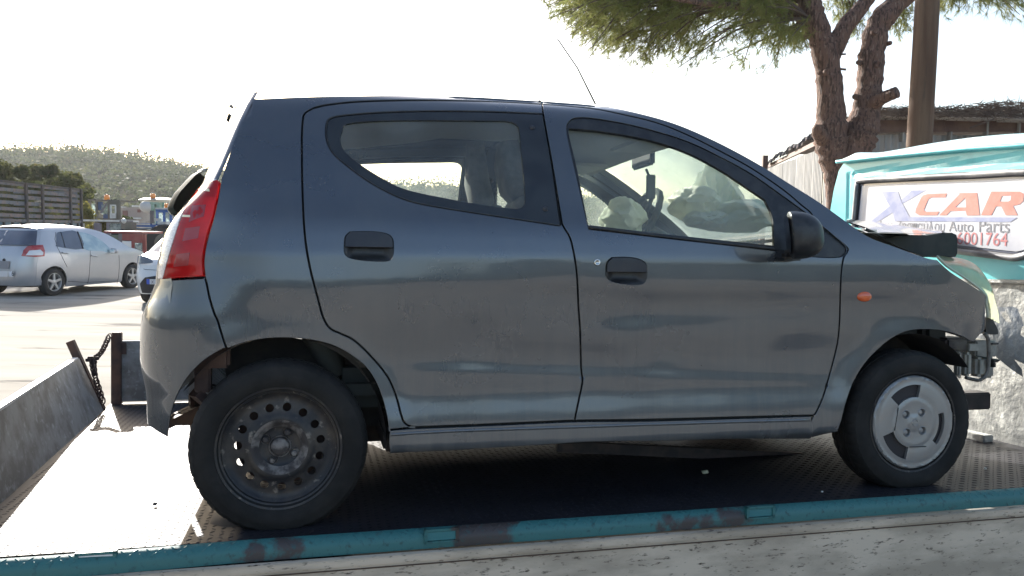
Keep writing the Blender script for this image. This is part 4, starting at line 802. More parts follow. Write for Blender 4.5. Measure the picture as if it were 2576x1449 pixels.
# window: seal, pane, white sticker with the lettering
b = MB(); lp = np.vstack([Wn_s, Wn_s[:1]]); b.tube(np.stack([np.full(len(lp), xc - .004), lp[:, 0], lp[:, 1]], 1), .017, 8, False); ws_ = b.build('rear_window', mat('seal_grey', (.10, .10, .11), .5, c2=(.3, .29, .28), scale=5), truck, True)
b = MB(); l2 = inset(Wn_s, .012); l2 = np.vstack([l2, l2[:1]]); b.tube(np.stack([np.full(len(l2), xc + .000), l2[:, 0], l2[:, 1]], 1), .010, 8, False); b.build('inner_seal', mat('seal_black', (.02, .02, .024), .4), ws_, True)
STK = mat('sticker_white', (.60, .60, .62), .25, c2=(.52, .52, .56), scale=4, coat=.3)
flat('pane', inset(Wn_s, .004), [], xc + .008, 0, mat('cab_glass', (.16, .17, .22), .1, coat=1), ws_, 0)
flat('sticker', inset(Wn_s, .032), [], xc + .0045, 0, STK, ws_, 0)
Z5 = zc(2500, 400, 2.415)
BLUEL = mat('faded_blue_print', (.24, .27, .43), .35, c2=(.33, .35, .47), scale=14); REDL = mat('faded_red_print', (.58, .19, .15), .35, c2=(.55, .24, .20), scale=14); GREYL = mat('grey_print', (.20, .20, .22), .4)
def letter(pts, m, x, holes=(), nm='letter'):
    o = np.array([zy(*p) for p in Z5(pts)]); hs = [np.array([zy(*p) for p in Z5(h)]) for h in holes]
    return flat(nm, o if area(o) > 0 else o[::-1], hs, x, 0, m, ws_, 0)
letter([(655, 745), (715, 742), (835, 668), (815, 615)], BLUEL, xc + .0035); letter([(895, 575), (975, 500), (1090, 497), (930, 588), (905, 600)], BLUEL, xc + .0035)
letter([(745, 510), (872, 508), (900, 590), (962, 705), (1792, 707), (1735, 743), (850, 736), (825, 650)], BLUEL, xc + .0028)
letter([(1100, 527), (1248, 522), (1238, 552), (1128, 553), (1105, 565), (1070, 650), (1085, 665), (1190, 662), (1172, 690), (1035, 690), (1005, 672), (1010, 640), (1050, 555), (1065, 538)], REDL, xc + .003)
letter([(1190, 690), (1345, 528), (1340, 520), (1480, 518), (1500, 690), (1400, 692), (1392, 655), (1275, 658), (1245, 690)], REDL, xc + .003, [[(1310, 630), (1390, 555), (1395, 630)]])
letter([(1510, 690), (1590, 508), (1810, 508), (1838, 525), (1835, 580), (1810, 605), (1755, 618), (1792, 690), (1700, 690), (1665, 622), (1625, 622), (1590, 690)], REDL, xc + .003, [[(1655, 585), (1672, 540), (1742, 538), (1738, 575), (1720, 585)]])
def text_on(txt, a, b_, m, parent, name='lettering', fit=True):
    """a, b_: 3d points of the left and right end of the baseline; up = truck z"""
    cu = bpy.data.curves.new(name, 'FONT'); cu.body = txt; cu.size = 1; cu.align_x = 'LEFT'
    tmp = bpy.data.objects.new('tmp', cu); C.objects.link(tmp); bpy.context.view_layer.update()
    me = bpy.data.meshes.new_from_object(tmp.evaluated_get(bpy.context.evaluated_depsgraph_get())); bpy.data.objects.remove(tmp)
    co = np.zeros(len(me.vertices) * 3); me.vertices.foreach_get('co', co); co = co.reshape(-1, 3)
    a = np.array(a); b_ = np.array(b_); x0, x1 = co[:, 0].min(), co[:, 0].max(); ex = (b_ - a) / (x1 - x0); return me, co, a, ex, x0
def place_text(txt, a, b_, up, m, parent, hs=1.0, name='lettering', push=None):
    me, co, a, ex, x0 = text_on(txt, a, b_, m, parent, name); eu = np.array(up, float) * np.linalg.norm(ex) * hs
    V = a + (co[:, :1] - x0) * ex + co[:, 1:2] * eu
    if push is not None: V = V + np.array(push)
    me.vertices.foreach_set('co', V.reshape(-1)); me.materials.clear(); me.materials.append(m); me.update(); me.name = name
    return link(name, me, parent)
def z5p(x, y, dx=0.): p = Z5([(x, y)])[0]; q = TP(p[0], p[1], 0, xc); q[0] = xc + dx; return q
place_text('Auto', z5p(1262, 814, .003), z5p(1450, 819, .003), (0, 0, 1), GREYL, ws_, 1.02); place_text('Parts', z5p(1494, 820, .003), z5p(1728, 826, .003), (0, 0, 1), GREYL, ws_, 1.02)
place_text('\u0399\u03c9\u03bd. \u0396\u03b7\u03c3\u03c0\u03b1\u03cd\u03bb\u03bf\u03c5', z5p(735, 800, .003), z5p(1228, 813, .003), (0, 0, 1), GREYL, ws_, 1.1)
place_text('6001764', z5p(1325, 913, .003), z5p(1713, 928, .003), (0, 0, 1), mat('pink_print', (.52, .2, .2), .4), ws_, 1.0)
# wheels and chassis hint below (hidden by the board, cast the shade)
for x in (-.1, 3.9):
    for y in (.15, 2.3): b = MB(); b.lathe([(.0001, -.12), (.24, -.12), (.38, -.11), (.40, -.05), (.40, .05), (.38, .11), (.0001, .12)], 32, 'y', (x, y, -.38)); b.build('truck_wheel', mat('truck_tyre', (.02, .02, .02), .8), truck, True, auto=40)
# ================================================================== the grey car on the bed
YC = .775
PAINT = mat('grey_paint', (.084, .095, .112), .27, .72, c2=(.104, .112, .122), scale=2.2, lo=.42, hi=.7, coat=.9, coatr=.06, rvar=.08, bump=.02, bscale=14, bdist=.004)
def dusty(m):
    t = m.node_tree; N = t.nodes; L = t.links; pb = N['Principled BSDF']; tc = N.new('ShaderNodeTexCoord'); sx = N.new('ShaderNodeSeparateXYZ'); L.new(tc.outputs['Object'], sx.inputs[0])
    mp = N.new('ShaderNodeMapping'); mp.inputs['Scale'].default_value = (28, 28, 1.6); L.new(tc.outputs['Object'], mp.inputs[0]); n = N.new('ShaderNodeTexNoise'); n.inputs['Scale'].default_value = 1.; n.inputs['Detail'].default_value = 6; n.inputs['Roughness'].default_value = .7; L.new(mp.outputs[0], n.inputs[0])
    n2 = N.new('ShaderNodeTexNoise'); n2.inputs['Scale'].default_value = 3.5; n2.inputs['Detail'].default_value = 8; L.new(tc.outputs['Object'], n2.inputs[0])
    h = N.new('ShaderNodeMapRange'); h.inputs[1].default_value = .75; h.inputs[2].default_value = .15; h.inputs[3].default_value = .03; h.inputs[4].default_value = .22; L.new(sx.outputs[2], h.inputs[0])
    a = N.new('ShaderNodeMapRange'); a.inputs[1].default_value = .38; a.inputs[2].default_value = .68; L.new(n.outputs[0], a.inputs[0]); b_ = N.new('ShaderNodeMapRange'); b_.inputs[1].default_value = .3; b_.inputs[2].default_value = .7; L.new(n2.outputs[0], b_.inputs[0])
    ad = N.new('ShaderNodeMath'); ad.operation = 'ADD'; L.new(a.outputs[0], ad.inputs[0]); L.new(b_.outputs[0], ad.inputs[1]); mu = N.new('ShaderNodeMath'); mu.operation = 'MULTIPLY'; L.new(ad.outputs[0], mu.inputs[0]); L.new(h.outputs[0], mu.inputs[1])
    n3 = N.new('ShaderNodeTexNoise'); n3.inputs['Scale'].default_value = 130; n3.inputs['Detail'].default_value = 3; L.new(tc.outputs['Object'], n3.inputs[0]); c_ = N.new('ShaderNodeMapRange'); c_.inputs[1].default_value = .72; c_.inputs[2].default_value = .78; c_.inputs[4].default_value = .5; L.new(n3.outputs[0], c_.inputs[0]); mx = N.new('ShaderNodeMath'); mx.operation = 'MAXIMUM'; L.new(mu.outputs[0], mx.inputs[0]); L.new(c_.outputs[0], mx.inputs[1])
    df = N.new('ShaderNodeBsdfDiffuse'); df.inputs[0].default_value = (.24, .225, .20, 1); ms = N.new('ShaderNodeMixShader'); L.new(mx.outputs[0], ms.inputs[0]); L.new(pb.outputs[0], ms.inputs[1]); L.new(df.outputs[0], ms.inputs[2]); L.new(ms.outputs[0], N['Material Output'].inputs[0])
dusty(PAINT)
BLACKPL = mat('black_plastic', (.012, .012, .014), .42, c2=(.03, .03, .03), scale=20)
FRIT = mat('black_frit', (.010, .011, .012), .12, coat=.5, c2=(.02, .022, .022), scale=12, rvar=.15)
RUBBER = mat('tyre_rubber', (.011, .0105, .010), .75, spec=.25, c2=(.026, .024, .022), scale=7, lo=.4, hi=.7, bump=.25, bscale=220, bdist=.001)
DARKIN = mat('dark_trim', (.02, .02, .022), .8)
cr_f = pchip([.20, .35, .62, .78, .84, .95, 1.10, 1.164, 1.285, 1.375, 1.50], [-.16, -.175, -.195, -.19, -.205, -.205, -.197, -.174, -.136, -.106, -.06])
t1_f = pchip([.2, .3, .4, .5, .6, .65, .70, .74, .78, .80, .85, .90, .95, 1.0, 1.05, 1.1, 1.15, 1.5], [.385, .387, .380, .395, .382, .375, .353, .317, .304, .290, .248, .224, .194, .139, .071, .016, .020, .020])
p1_f = pchip([.2, .75, .9, 1.05, 1.12, 1.5], [rad(80), rad(78), rad(70), rad(66), rad(65), rad(65)])
base_f = pchip([.10, .20, .24, .32, .42, .50, .62, .72, .80, .86, .92, .97, 1.05, 1.2, 1.35, 1.41, 1.44, 1.46, 1.475, 1.488],
               [.060, .028, .001, .004, .013, .013, .006, -.001, -.006, -.006, .002, .014, .048, .112, .190, .235, .27, .315, .38, .48])
plan_f = pchip([-.3, 0, .6, 1.2, 1.8, 2.3, 2.6, 2.85, 3.1], [.045, .018, .004, 0, .004, .018, .045, .11, .24])
def extra_main(s, z):
    # waist crease of the doors: a scooped step that fades out at both ends
    zl = .505 - .0535 * s; zu = .565 - .072 * s
    fade = sstep(.30, .50, s) * (1 - sstep(1.98, 2.10, s))
    d = -fade * .0075 * (1 - sstep(0, .006, z - zl))
    d = d + fade * .0022 * sstep(.004, .052, z - zl) * (1 - sstep(.055, .16, z - zl))
    # arch flares
    for cx, R0 in ((0, .345), (2.36, .325)):
        r = np.hypot(s - cx, z - .265)
        d = d - .009 * (1 - sstep(R0 - .02, R0 + .09, r)) * sstep(.12, .3, z)
    # haunch over the rear wheel running into the door
    d = d - .008 * np.exp(-((s - .05) / .45) ** 2 - ((z - .72) / .12) ** 2)
    d = d + .030 * sstep(.58, .84, z) * sstep(-.02, -.22, s) * (1 - sstep(.9, 1.1, z))
    # shoulder scoop under the handles and small dents
    d = d + .006 * np.exp(-((s - 1.6) / .5) ** 2 - ((z - .70) / .06) ** 2)
    for a, b, h, ra, rb in ((.62, .60, .0045, .10, .07), (1.18, .68, .005, .20, .06), (1.30, .56, .003, .10, .06), (1.88, .54, .004, .12, .06),
                            (.95, .75, .0025, .25, .04), (.48, .66, .004, .12, .14), (2.2, .70, .003, .15, .06), (1.6, .60, .0025, .2, .09), (2.62, .78, .005, .10, .07)):
        d = d + h * np.exp(-((s - a) / ra) ** 2 - ((z - b) / rb) ** 2)
    d = d + .0012 * np.sin(s * 7.1 + 1.3) * np.sin(z * 9 + s * 3) + .0003 * np.sin(s * 19 + z * 13)
    return d
BODY = Body(TR, TO, YC, base_f, plan_f, cr_f, t1_f, p1_f, extra_main)
_s = np.linspace(.3, 2.1, 150)
BODY.rate = pchip([.2, .6, .74, .80, .98, 1.08, 1.5], [rad(60), rad(60), rad(80), rad(120), rad(110), rad(40), rad(40)])
BODY.lines = [np.stack([_s, .505 - .0535 * _s - .001], 1), np.stack([_s, .505 - .0535 * _s + .007], 1), np.stack([_s, .505 - .0535 * _s + .053], 1)]
car = tt('wrecked_hatchback', 'dark grey wrecked five-door hatchback standing on the flatbed, front end torn off', 'car', (1.2, .775, 0))

def K(*segs, n=5):
    """smooth each polyline of pixels, join, map to the skin"""
    return np.vstack([catmull(s, n) for s in segs])
def S(px, off=0.): return BODY.inv(px, off)

rd_rear = [(787.8, 272), (768, 283.7), (762.2, 299.4), (759.5, 338.6), (759.5, 397.4), (760.3, 456.3), (762.2, 515), (765.4, 573.9), (772, 632.7), (783.8, 691.6), (799.5, 750.4), (812.5, 797.7), (830, 826), (856, 839), (890.9, 856.5), (934.5, 897.8), (973.7, 945.8), (995.4, 993.7), (1008.5, 1041.6), (1016, 1061), (1028, 1071), (1044.6, 1075)]
rd_bot = [(1044.6, 1075), (1227.6, 1067.9), (1446, 1058)]
split_lo = [(1446, 1058), (1449.8, 1036.8), (1458, 997.6), (1465.5, 958.4), (1462.2, 925.7), (1459.6, 834), (1455.4, 770), (1451.5, 691.5), (1443.6, 636.6), (1433.8, 597.4), (1420, 573.8), (1414.2, 562)]
split_up = [(1414.2, 562), (1388.7, 409.2), (1366, 283.7), (1363, 262)]
rd_top = [(1363, 262), (1258.3, 256.3), (1140.6, 253), (1023, 252.4), (905.4, 255.5), (826.9, 263.3), (787.8, 272)]
fd_top = [(1363, 262), (1420, 266), (1498.5, 273.9), (1576.9, 289.6), (1655.3, 309.2), (1733.8, 340.6), (1812, 379.8), (1890.6, 422.9), (1969, 475.8), (2016, 515), (2039.6, 534.7), (2049.4, 554.3)]
fd_front = [(2049.4, 554.3), (2125.9, 617), (2131.7, 632.7), (2122, 650), (2116, 700), (2113.5, 775.4), (2112.8, 801.5), (2108.5, 853.8), (2098.8, 899.5), (2087.3, 942), (2071, 997.6), (2053, 1038), (2046, 1045)]
fd_bot = [(1446, 1058), (1623.4, 1056), (1884.7, 1049), (2046, 1045)]
rw_frame = [(1366, 285.7), (1219, 279.8), (1062, 279), (944.6, 282.9), (866.2, 289.6), (834.8, 295.5), (823, 307.2), (820.3, 338.6), (827, 366), (846.6, 393.5), (897.5, 434.7), (944.6, 466), (1003.4, 495.5), (1062.3, 513), (1180, 532.7), (1297.6, 550.4), (1411, 567.3)]
rw_glass = [(862, 326.9), (866.2, 315), (885.8, 308), (944.6, 303.3), (1062, 301.4), (1219, 302.5), (1277.9, 304), (1301.5, 315), (1307.3, 334.7), (1315, 417), (1321, 495.5), (1317, 515), (1297.6, 523.7), (1219, 515), (1121, 497.4), (1023, 475.9), (964.2, 448.4), (905.4, 411.2), (866.2, 377.8), (856.3, 350.4)]
fw_frame = [(1426, 334.7), (1426, 315), (1437.7, 299.4), (1459.3, 294.7), (1498.5, 297.4), (1576.9, 311), (1655.3, 330.8), (1733.8, 356.3), (1812, 393.5), (1890.6, 436.6), (1969, 491.5), (2027.8, 534.7), (2063, 562), (2118, 610)]
fw_frame2 = [(2118, 610), (2128, 622), (2127, 638), (2112, 647), (2078.8, 648), (2027.8, 644.4), (1947.4, 630.7), (1674.9, 599.4), (1480.8, 576.8)]
fw_frame3 = [(1480.8, 576.8), (1451.5, 450), (1430, 355), (1426, 334.7)]
fw_glass = [(1431.8, 321), (1498.5, 326.8), (1576.9, 338.6), (1655.3, 356), (1733.8, 383.7), (1812, 424.9), (1871, 464), (1925.9, 501.3)]
fw_glass2 = [(1925.9, 501.3), (1941.6, 534.7), (1947, 566), (1949, 617)]
fw_glass3 = [(1949, 617), (1674.9, 587.6), (1480.8, 564)]
fw_glass4 = [(1480.8, 564), (1451.5, 417), (1433, 340), (1431.8, 321)]

# roofline along the car (x, z) where the skin turns over
roof_px = [(625, 246), (680, 242.5), (760, 240), (900, 237.5), (1050, 237), (1180, 240), (1300, 247), (1400, 253), (1500, 262), (1600, 281), (1700, 309), (1800, 352), (1900, 405), (1980, 455), (2060, 505), (2120, 548), (2160, 575)]
roof_px = [(a, b_ + 2.0) for a, b_ in roof_px]; roof_sz = BODY.inv(catmull(roof_px, 3)); roof_sz[:, 1] = np.minimum(roof_sz[:, 1], 1.484); roof_sz = roof_sz[np.isfinite(roof_sz).all(1)]
print('roof s,z', np.round(roof_sz[::6], 3).tolist())
rear_edge = [(625, 246), (612, 283), (600, 315), (584, 362), (569, 408), (556, 445), (552.3, 469.3)]
lampR = [(552.3, 469.3), (539.2, 537.9), (522.9, 593.5), (514.7, 629.4), (511.4, 662), (514.7, 697.4)]
bseam = [(514.7, 697.4), (519.6, 714.4), (527, 749.7), (539, 789), (546.8, 806), (560, 850), (568.6, 873.7)]
archR = [(573, 878), (616.5, 863), (668.8, 853.4), (725.4, 851.7), (782, 856.5), (834.3, 869.5), (877.9, 891.4), (917, 921.8), (943, 958.8), (960.6, 1002.4), (971.5, 1046), (975.9, 1076.4)]
rd_skin = K(rd_rear, rd_bot, split_lo, split_up, rd_top)
SZ = {}
def poly(key, *segs, off=0.):
    SZ[key] = S(dedupe(K(*segs)), off); return SZ[key]
# rear door
hole_rw = poly('rw', rw_frame, [(1411, 567.3), (1388, 409), (1366, 285.7)])
rear_door, rear_door_far = panel(BODY, 'rear_door', poly('rd', rd_rear, rd_bot, split_lo, split_up, rd_top), PAINT, car,
      holes=[inset(resample(hole_rw, .012, True), 0.0) if False else hole_rw + 0.0], thick=.03, closed=True, mirror=True) if False else (None, None)
# the window runs up to the split line, so the rear door skin is one outline around it
rd_out = poly('rd', rd_top[::-1][:0] or [(1363, 262), (1366, 283.5)], [(1366, 285.7)] + rw_frame[1:-1] + [(1407, 567)], [(1414.2, 562), (1420, 573.8), (1433.8, 597.4), (1443.6, 636.6), (1451.5, 691.5), (1455.4, 770), (1459.6, 834), (1462.2, 925.7), (1465.5, 958.4), (1458, 997.6), (1449.8, 1036.8), (1446, 1058)],
              rd_bot[::-1], rd_rear[::-1], rd_top[::-1])
rear_door, rear_door_far = panel(BODY, 'rear_door', rd_out, PAINT, car, thick=.03, closed=True, mirror=True, g=.03)
hcut = lambda x0, y0, x1, y1, r=14: [(x0 + r, y0 + 1), ((x0 + x1) / 2, y0), (x1 - r - 6, y0 + 5), (x1 - 3, y0 + 17), (x1, (y0 + y1) / 2), (x1 - 2, y1 - r), (x1 - r, y1 - 1), ((x0 + x1) / 2, y1 - 1), (x0 + r + 4, y1 - 7), (x0 + 2, y1 - 18), (x0, (y0 + y1) / 2), (x0 + 2, y0 + r)]
def rhandle(door, px, farm):
    (x0, y0, x1, y1) = px; out = S(catmull(hcut(*px) + hcut(*px)[:1], 4)[:-1])
    out = dedupe(out); c = out.mean(0)
    # bowl standing 1 mm proud at its lip, scooped inwards behind the flap
    vo, T = tri2d(resample(out, .008, True), [], .009); rr = np.array([np.abs(vo[:, 0] - c[0]) / (np.ptp(out[:, 0]) / 2), np.abs(vo[:, 1] - c[1]) / (np.ptp(out[:, 1]) / 2)])
    m = 1 - np.max(rr, 0); off = -.0025 + .022 * sstep(0, .45, m)
    b = MB(); b.add(BODY.P(vo[:, 0], vo[:, 1], -.003), [tuple(t) for t in T]) if False else b.add(BODY.raw(vo[:, 0], vo[:, 1]) - BODY.nrm(vo[:, 0], vo[:, 1]) * (off - .0)[:, None] - np.array([0, .0, 0]), [tuple(t) for t in T])
    o = b.build('handle_recess', BLACKPL, door, True)
    zt = c[1] + np.ptp(out[:, 1]) * .52; zb = c[1] - np.ptp(out[:, 1]) * .05
    fl = out[out[:, 1] > zb]; k = np.argsort(np.arctan2(fl[:, 1] - zb, fl[:, 0] - c[0])); fl = fl[k]; fl = np.vstack([fl, [[fl[-1, 0], zb]], [[fl[0, 0], zb]]])
    fl = (fl - c) * [.965, .97] + c
    panel(BODY, 'handle_flap', dedupe(fl), NAVYPL, door, off=-.007, thick=.008, g=.02, gap=0, rnd=.0015)
    return out
NAVYPL = mat('handle_plastic', (.018, .020, .028), .45, c2=(.03, .031, .036), scale=8)
# cut-outs for the handles
h1 = (866, 582, 990, 657); h2 = (1524, 647, 1628, 716)
def remake(old, out, px, nm, holes=()):
    bpy.data.objects.remove(old); hole = dedupe(S(catmull(hcut(*px) + hcut(*px)[:1], 4)[:-1]))
    return panel(BODY, nm, out, PAINT, car, holes=[hole] + list(holes), thick=.03, closed=False, g=.016)
rear_door = remake(rear_door, rd_out, h1, 'rear_door'); rhandle(rear_door, h1, None)
fw_hole = poly('fw', fw_frame, fw_frame2, fw_frame3)
fd_out = poly('fd', [(1363, 262), (1366, 283.7), (1388.7, 409.2), (1414.2, 562)], split_lo[::-1], fd_bot, fd_front[::-1], fd_top[::-1])
fd_out = poly('fd', split_up[::-1], split_lo[::-1], fd_bot, fd_front[::-1], fd_top[::-1])
# the black corner sail fills the front of the opening; keep a sliver of skin there
fwh = SZ['fw']
front_door, front_door_far = panel(BODY, 'front_door', fd_out, PAINT, car, holes=[fwh], thick=.03, closed=True, mirror=True)
front_door = remake(front_door, fd_out, h2, 'front_door', holes=[fwh]); rhandle(front_door, h2, None)
# black frames and glass
gl_side = glass('side_glass', (.88, .95, .90), .26, (.62, .66, .60), rough=.03)
gl_rear = glass('rear_side_glass', (.88, .93, .90), .20, (.56, .60, .58), rough=.03)
rwg = poly('rwg', rw_glass + rw_glass[:1]); fwg = poly('fwg', fw_glass, fw_glass2, fw_glass3, fw_glass4)
rw_all = np.vstack([SZ['rw']])
for mir_parent, mir in ((rear_door, False),):
    a, b = panel(BODY, 'window_frame', rw_all, FRIT, rear_door, holes=[rwg], off=.002, thick=.006, mirror=True, gap=.002); b.parent = rear_door_far
    a, b = panel(BODY, 'window_glass', inset(resample(rwg, .015, True), -.012), gl_rear, rear_door, off=.0085, thick=0, mirror=True, gap=0, rnd=0); b.parent = rear_door_far
a, b = panel(BODY, 'window_frame', fwh, BLACKPL, front_door, holes=[fwg], off=.004, thick=.012, mirror=True, gap=.001); b.parent = front_door_far
a, b = panel(BODY, 'window_glass', inset(resample(fwg, .015, True), -.012), gl_side, front_door, off=.017, thick=0, mirror=True, gap=0, rnd=0); b.parent = front_door_far
# rubber strip below the front glass and rivets on the rear one
b = MB(); q = S([(1482, 572), (1675, 596), (1946, 627)]); q = catmull(q, 12); b.tube(BODY.P(q[:, 0], q[:, 1], -.002), .0055, 6); b.build('window_seal', BLACKPL, front_door, True)
b = MB(); q = S(catmull(rw_frame, 4)); b.tube(BODY.P(q[:, 0], q[:, 1], .001), .0022, 5); b.build('window_seal', BLACKPL, rear_door, True)
for px in ((1339, 321), (1372, 526)):
    q = S([px])[0]; p = BODY.P(q[:1], q[1:], .0)[0]
    MB().lathe([(.0001, -.004), (.007, -.0035), (.0095, 0), (.0095, .004)], 20, 'y', p + [0, 0.0, 0]).build('rivet', NAVYPL, rear_door, True)
q = S([(1502, 660)])[0]; p = BODY.P(q[:1], q[1:], 0.)[0]
MB().lathe([(.0001, -.003), (.006, -.003), (.0065, -.0045), (.011, -.0045), (.0125, -.001), (.0125, .005)], 24, 'y', p).build('door_lock', mat('chrome', (.6, .6, .58), .25, 1.), front_door, True)
# ---- rear quarter
q_out = poly('qp', rear_edge[::-1] and [(625, 248), (760, 242), (900, 239.5), (1050, 239), (1180, 242), (1300, 249), (1363, 253)], [(1363, 261), (1258.3, 255.5), (1140.6, 252.2), (1023, 251.6), (905.4, 254.7), (826.9, 262.5), (787.8, 271)],
             rd_rear, [(1044.6, 1075.5), (1031, 1076.5), (983, 1081.5), (977, 1080)], archR[::-1], bseam[::-1], lampR[::-1], rear_edge[::-1])
def uniq_clean(P):
    P = dedupe(P); return P
quarter, quarter_far = panel(BODY, 'rear_quarter_panel', uniq_clean(q_out), PAINT, car, thick=.03, mirror=True, closed=True)
# ---- front fender with wing and pillar
pillar_top = [(1363, 253), (1400, 255.5), (1500, 264), (1600, 282), (1700, 310), (1800, 353), (1900, 406), (1980, 456), (2060, 506), (2120, 549), (2185, 594), (2254, 620), (2326, 646), (2358.6, 653)]
fend = poly('ff', pillar_top, [(2358.6, 653), (2391, 682), (2430.5, 708), (2476, 737), (2481, 745)], [(2481, 745), (2479, 801), (2477, 831), (2463, 846), (2450, 861.5)],
            [(2450, 861.5), (2438, 857), (2417.5, 846.5), (2378.5, 834.5), (2333.6, 830), (2288.7, 833), (2251, 848), (2214, 876), (2176, 916), (2146.8, 965), (2127.5, 1020), (2118, 1058.7), (2108, 1087)],
            [(2108, 1087), (2075, 1094), (2041, 1102)], [(2041, 1102), (2041, 1060), (2047, 1045.5)], fd_front[::-1], fd_top[::-1])
fender, fender_far = panel(BODY, 'front_fender', uniq_clean(fend), PAINT, car, thick=.03, mirror=True, closed=True)
ORANGE = mat('orange_lens', (.75, .13, .02), .15, coat=1, c2=(.6, .08, .01), scale=40)
q = S([(2174, 746)])[0]; p = BODY.P(q[:1], q[1:], 0.)[0]
bm = bmesh.new(); bmesh.ops.create_uvsphere(bm, u_segments=20, v_segments=10, radius=1)
b = MB(); b.add(np.array([v.co[:] for v in bm.verts]) * [.033, .010, .0195] + p, [[v.index for v in f.verts] for f in bm.faces]); bm.free(); b.build('side_indicator', ORANGE, fender, True)
# ---- sill
sill_out = poly('sill', [(979, 1082), (982.6, 1081.5), (1031.5, 1077.5), (1227.6, 1069.5), (1446.6, 1060), (1623.4, 1058.5), (1884.7, 1051), (2040, 1046)], [(2040, 1046), (2040, 1101)], [(2040, 1101), (2015, 1104), (1852, 1104), (1688.7, 1108.6), (1489, 1112), (1325.6, 1121.8), (1123, 1134), (980, 1140)], [(980, 1140), (977, 1110), (979, 1082)])
sill, _ = panel(BODY, 'side_sill', sill_out, PAINT, car, off=-.004, thick=.03, mirror=True)
b = MB(); q = S([(982, 1093), (1162, 1083), (1489, 1072), (1800, 1062), (2036, 1056)]); q = catmull(q, 10); b.tube(BODY.P(q[:, 0], q[:, 1], .001), .0075, 8); b.build('sill_bead', PAINT, sill, True)
def ribbon(pts, wd=.016, off=.012, nm='gap_backing', mirror=True):
    q = resample(S(catmull(pts, 3)), .02); d = np.gradient(q, axis=0); d /= np.linalg.norm(d, axis=1)[:, None] + 1e-9; nn_ = np.stack([-d[:, 1], d[:, 0]], 1)
    a, c_ = q + nn_ * wd, q - nn_ * wd; G = np.stack([BODY.P(a[:, 0], a[:, 1], off), BODY.P(q[:, 0], q[:, 1], off), BODY.P(c_[:, 0], c_[:, 1], off)], 1); b = MB(); b.grid(G); H = G.copy(); H[:, :, 1] = 2 * YC - H[:, :, 1]
    b.build(nm, GAPBK, car, True); MB().grid(H).build(nm, GAPBK, car, True)
GAPBK = mat('gap_black', (.008, .008, .008), .8)  # black strips added behind the panel gaps so no light shows through
ribbon(rd_rear + rd_bot[1:]); ribbon(split_lo + split_up[1:]); ribbon(fd_front); ribbon(fd_bot); ribbon(rd_top); ribbon(fd_top); ribbon(rw_frame); ribbon([(1363, 254.5), (1363, 257), (1363, 262)], .010, .004); ribbon(bseam + [(573, 878)][:0], .02, .015)
# ---- rear bumper (s, z) from pixels on its edge and to the centre line round the corner
bt = S(catmull([(514, 699), (480, 700.5), (445, 702.5), (414, 705)], 4)); bs = S(catmull(bseam, 4)); ba = S(catmull(archR[:1] and [(568.6, 875), (542.5, 889), (507.6, 913), (472.7, 950), (446.6, 993.7), (431.4, 1037), (424.9, 1072), (420.5, 1101)], 4))
print('bumper', np.round(bt, 3).tolist(), np.round(ba[-3:], 3).tolist())
zb = ba[-1][1]; send = -1.02
bo = np.vstack([bt[:-1], [[-.46, .792], [-.60, .70], [-.75, .66], [send, .66]], [[send, .30], [-.70, .30], [-.46, zb + .015]], ba[::-1], bs[::-1]])
bumper, bmp2 = panel(BODY, 'rear_bumper', dedupe(bo), PAINT, car, thick=.004, mirror=True)
# ---- tail lamp
RED = mat('red_lens', (.60, .012, .015), .12, coat=1., coatr=.03, c2=(.40, .006, .010), scale=16, lo=.4, hi=.65)
m = RED; nt_ = m.node_tree; pb = nt_.nodes['Principled BSDF']; tr_ = nt_.nodes.new('ShaderNodeBsdfTranslucent'); tr_.inputs[0].default_value = (.95, .03, .04, 1)
mx_ = nt_.nodes.new('ShaderNodeMixShader'); mx_.inputs[0].default_value = .55; nt_.links.new(pb.outputs[0], mx_.inputs[1]); nt_.links.new(tr_.outputs[0], mx_.inputs[2]); nt_.links.new(mx_.outputs[0], nt_.nodes['Material Output'].inputs[0])
lampL = [(545, 452), (535.9, 454.6), (516.3, 462.7), (500, 477.5), (473.9, 518.3), (451, 567.3), (431.4, 629.4), (418.3, 675.2), (411, 703)]
lo_ = S(np.vstack([catmull([(554, 456), (552.3, 469.3), (539.2, 537.9), (522.9, 593.5), (514.7, 629.4), (511.4, 662), (514.7, 695.4)], 4), catmull([(514.7, 695.4), (411, 703)], 4), catmull(lampL[::-1], 4)]))
print('lamp sz', np.round(lo_[::6], 3).tolist())
lamp = panel(BODY, 'tail_light', dedupe(lo_), RED, car, off=-.006, thick=.02, g=.02, gap=.0015, rnd=.004)
_v = S(lampL); wl = np.vstack([_v[:] , [[-.44, _v[-1][1]]], [[-.42, .9]], [[-.36, 1.0]], [[-.26, 1.09]]])
CLEAR = mat('clear_lens', (.75, .74, .72), .15, coat=1., c2=(.55, .5, .5), scale=60, bump=.6, bscale=40, bdist=.004, stretch=(1, 1, 3))
try: wlp = panel(BODY, 'clear_lens', dedupe(wl), CLEAR, lamp, off=-.004, thick=.01, g=.02, gap=.001)
except Exception as ex: print('clear lens', ex)
REFL = mat('lamp_reflector', (.85, .25, .2), .2)
for a0, a1, yy in ((487, 518, 0), ):
    pass
for (xa, ya, xb, yb) in ((503, 481, 530, 481), (462, 546, 482, 545)):
    q = S([(xa, ya - 3), (xb, ya - 3), (xb, yb + 3), (xa, yb + 3)])
    panel(BODY, 'reflector_bar', q, mat('lamp_bar', (.9, .75, .5), .2, coat=1), lamp, off=-.0075, thick=.001, g=0, gap=0, rnd=0)
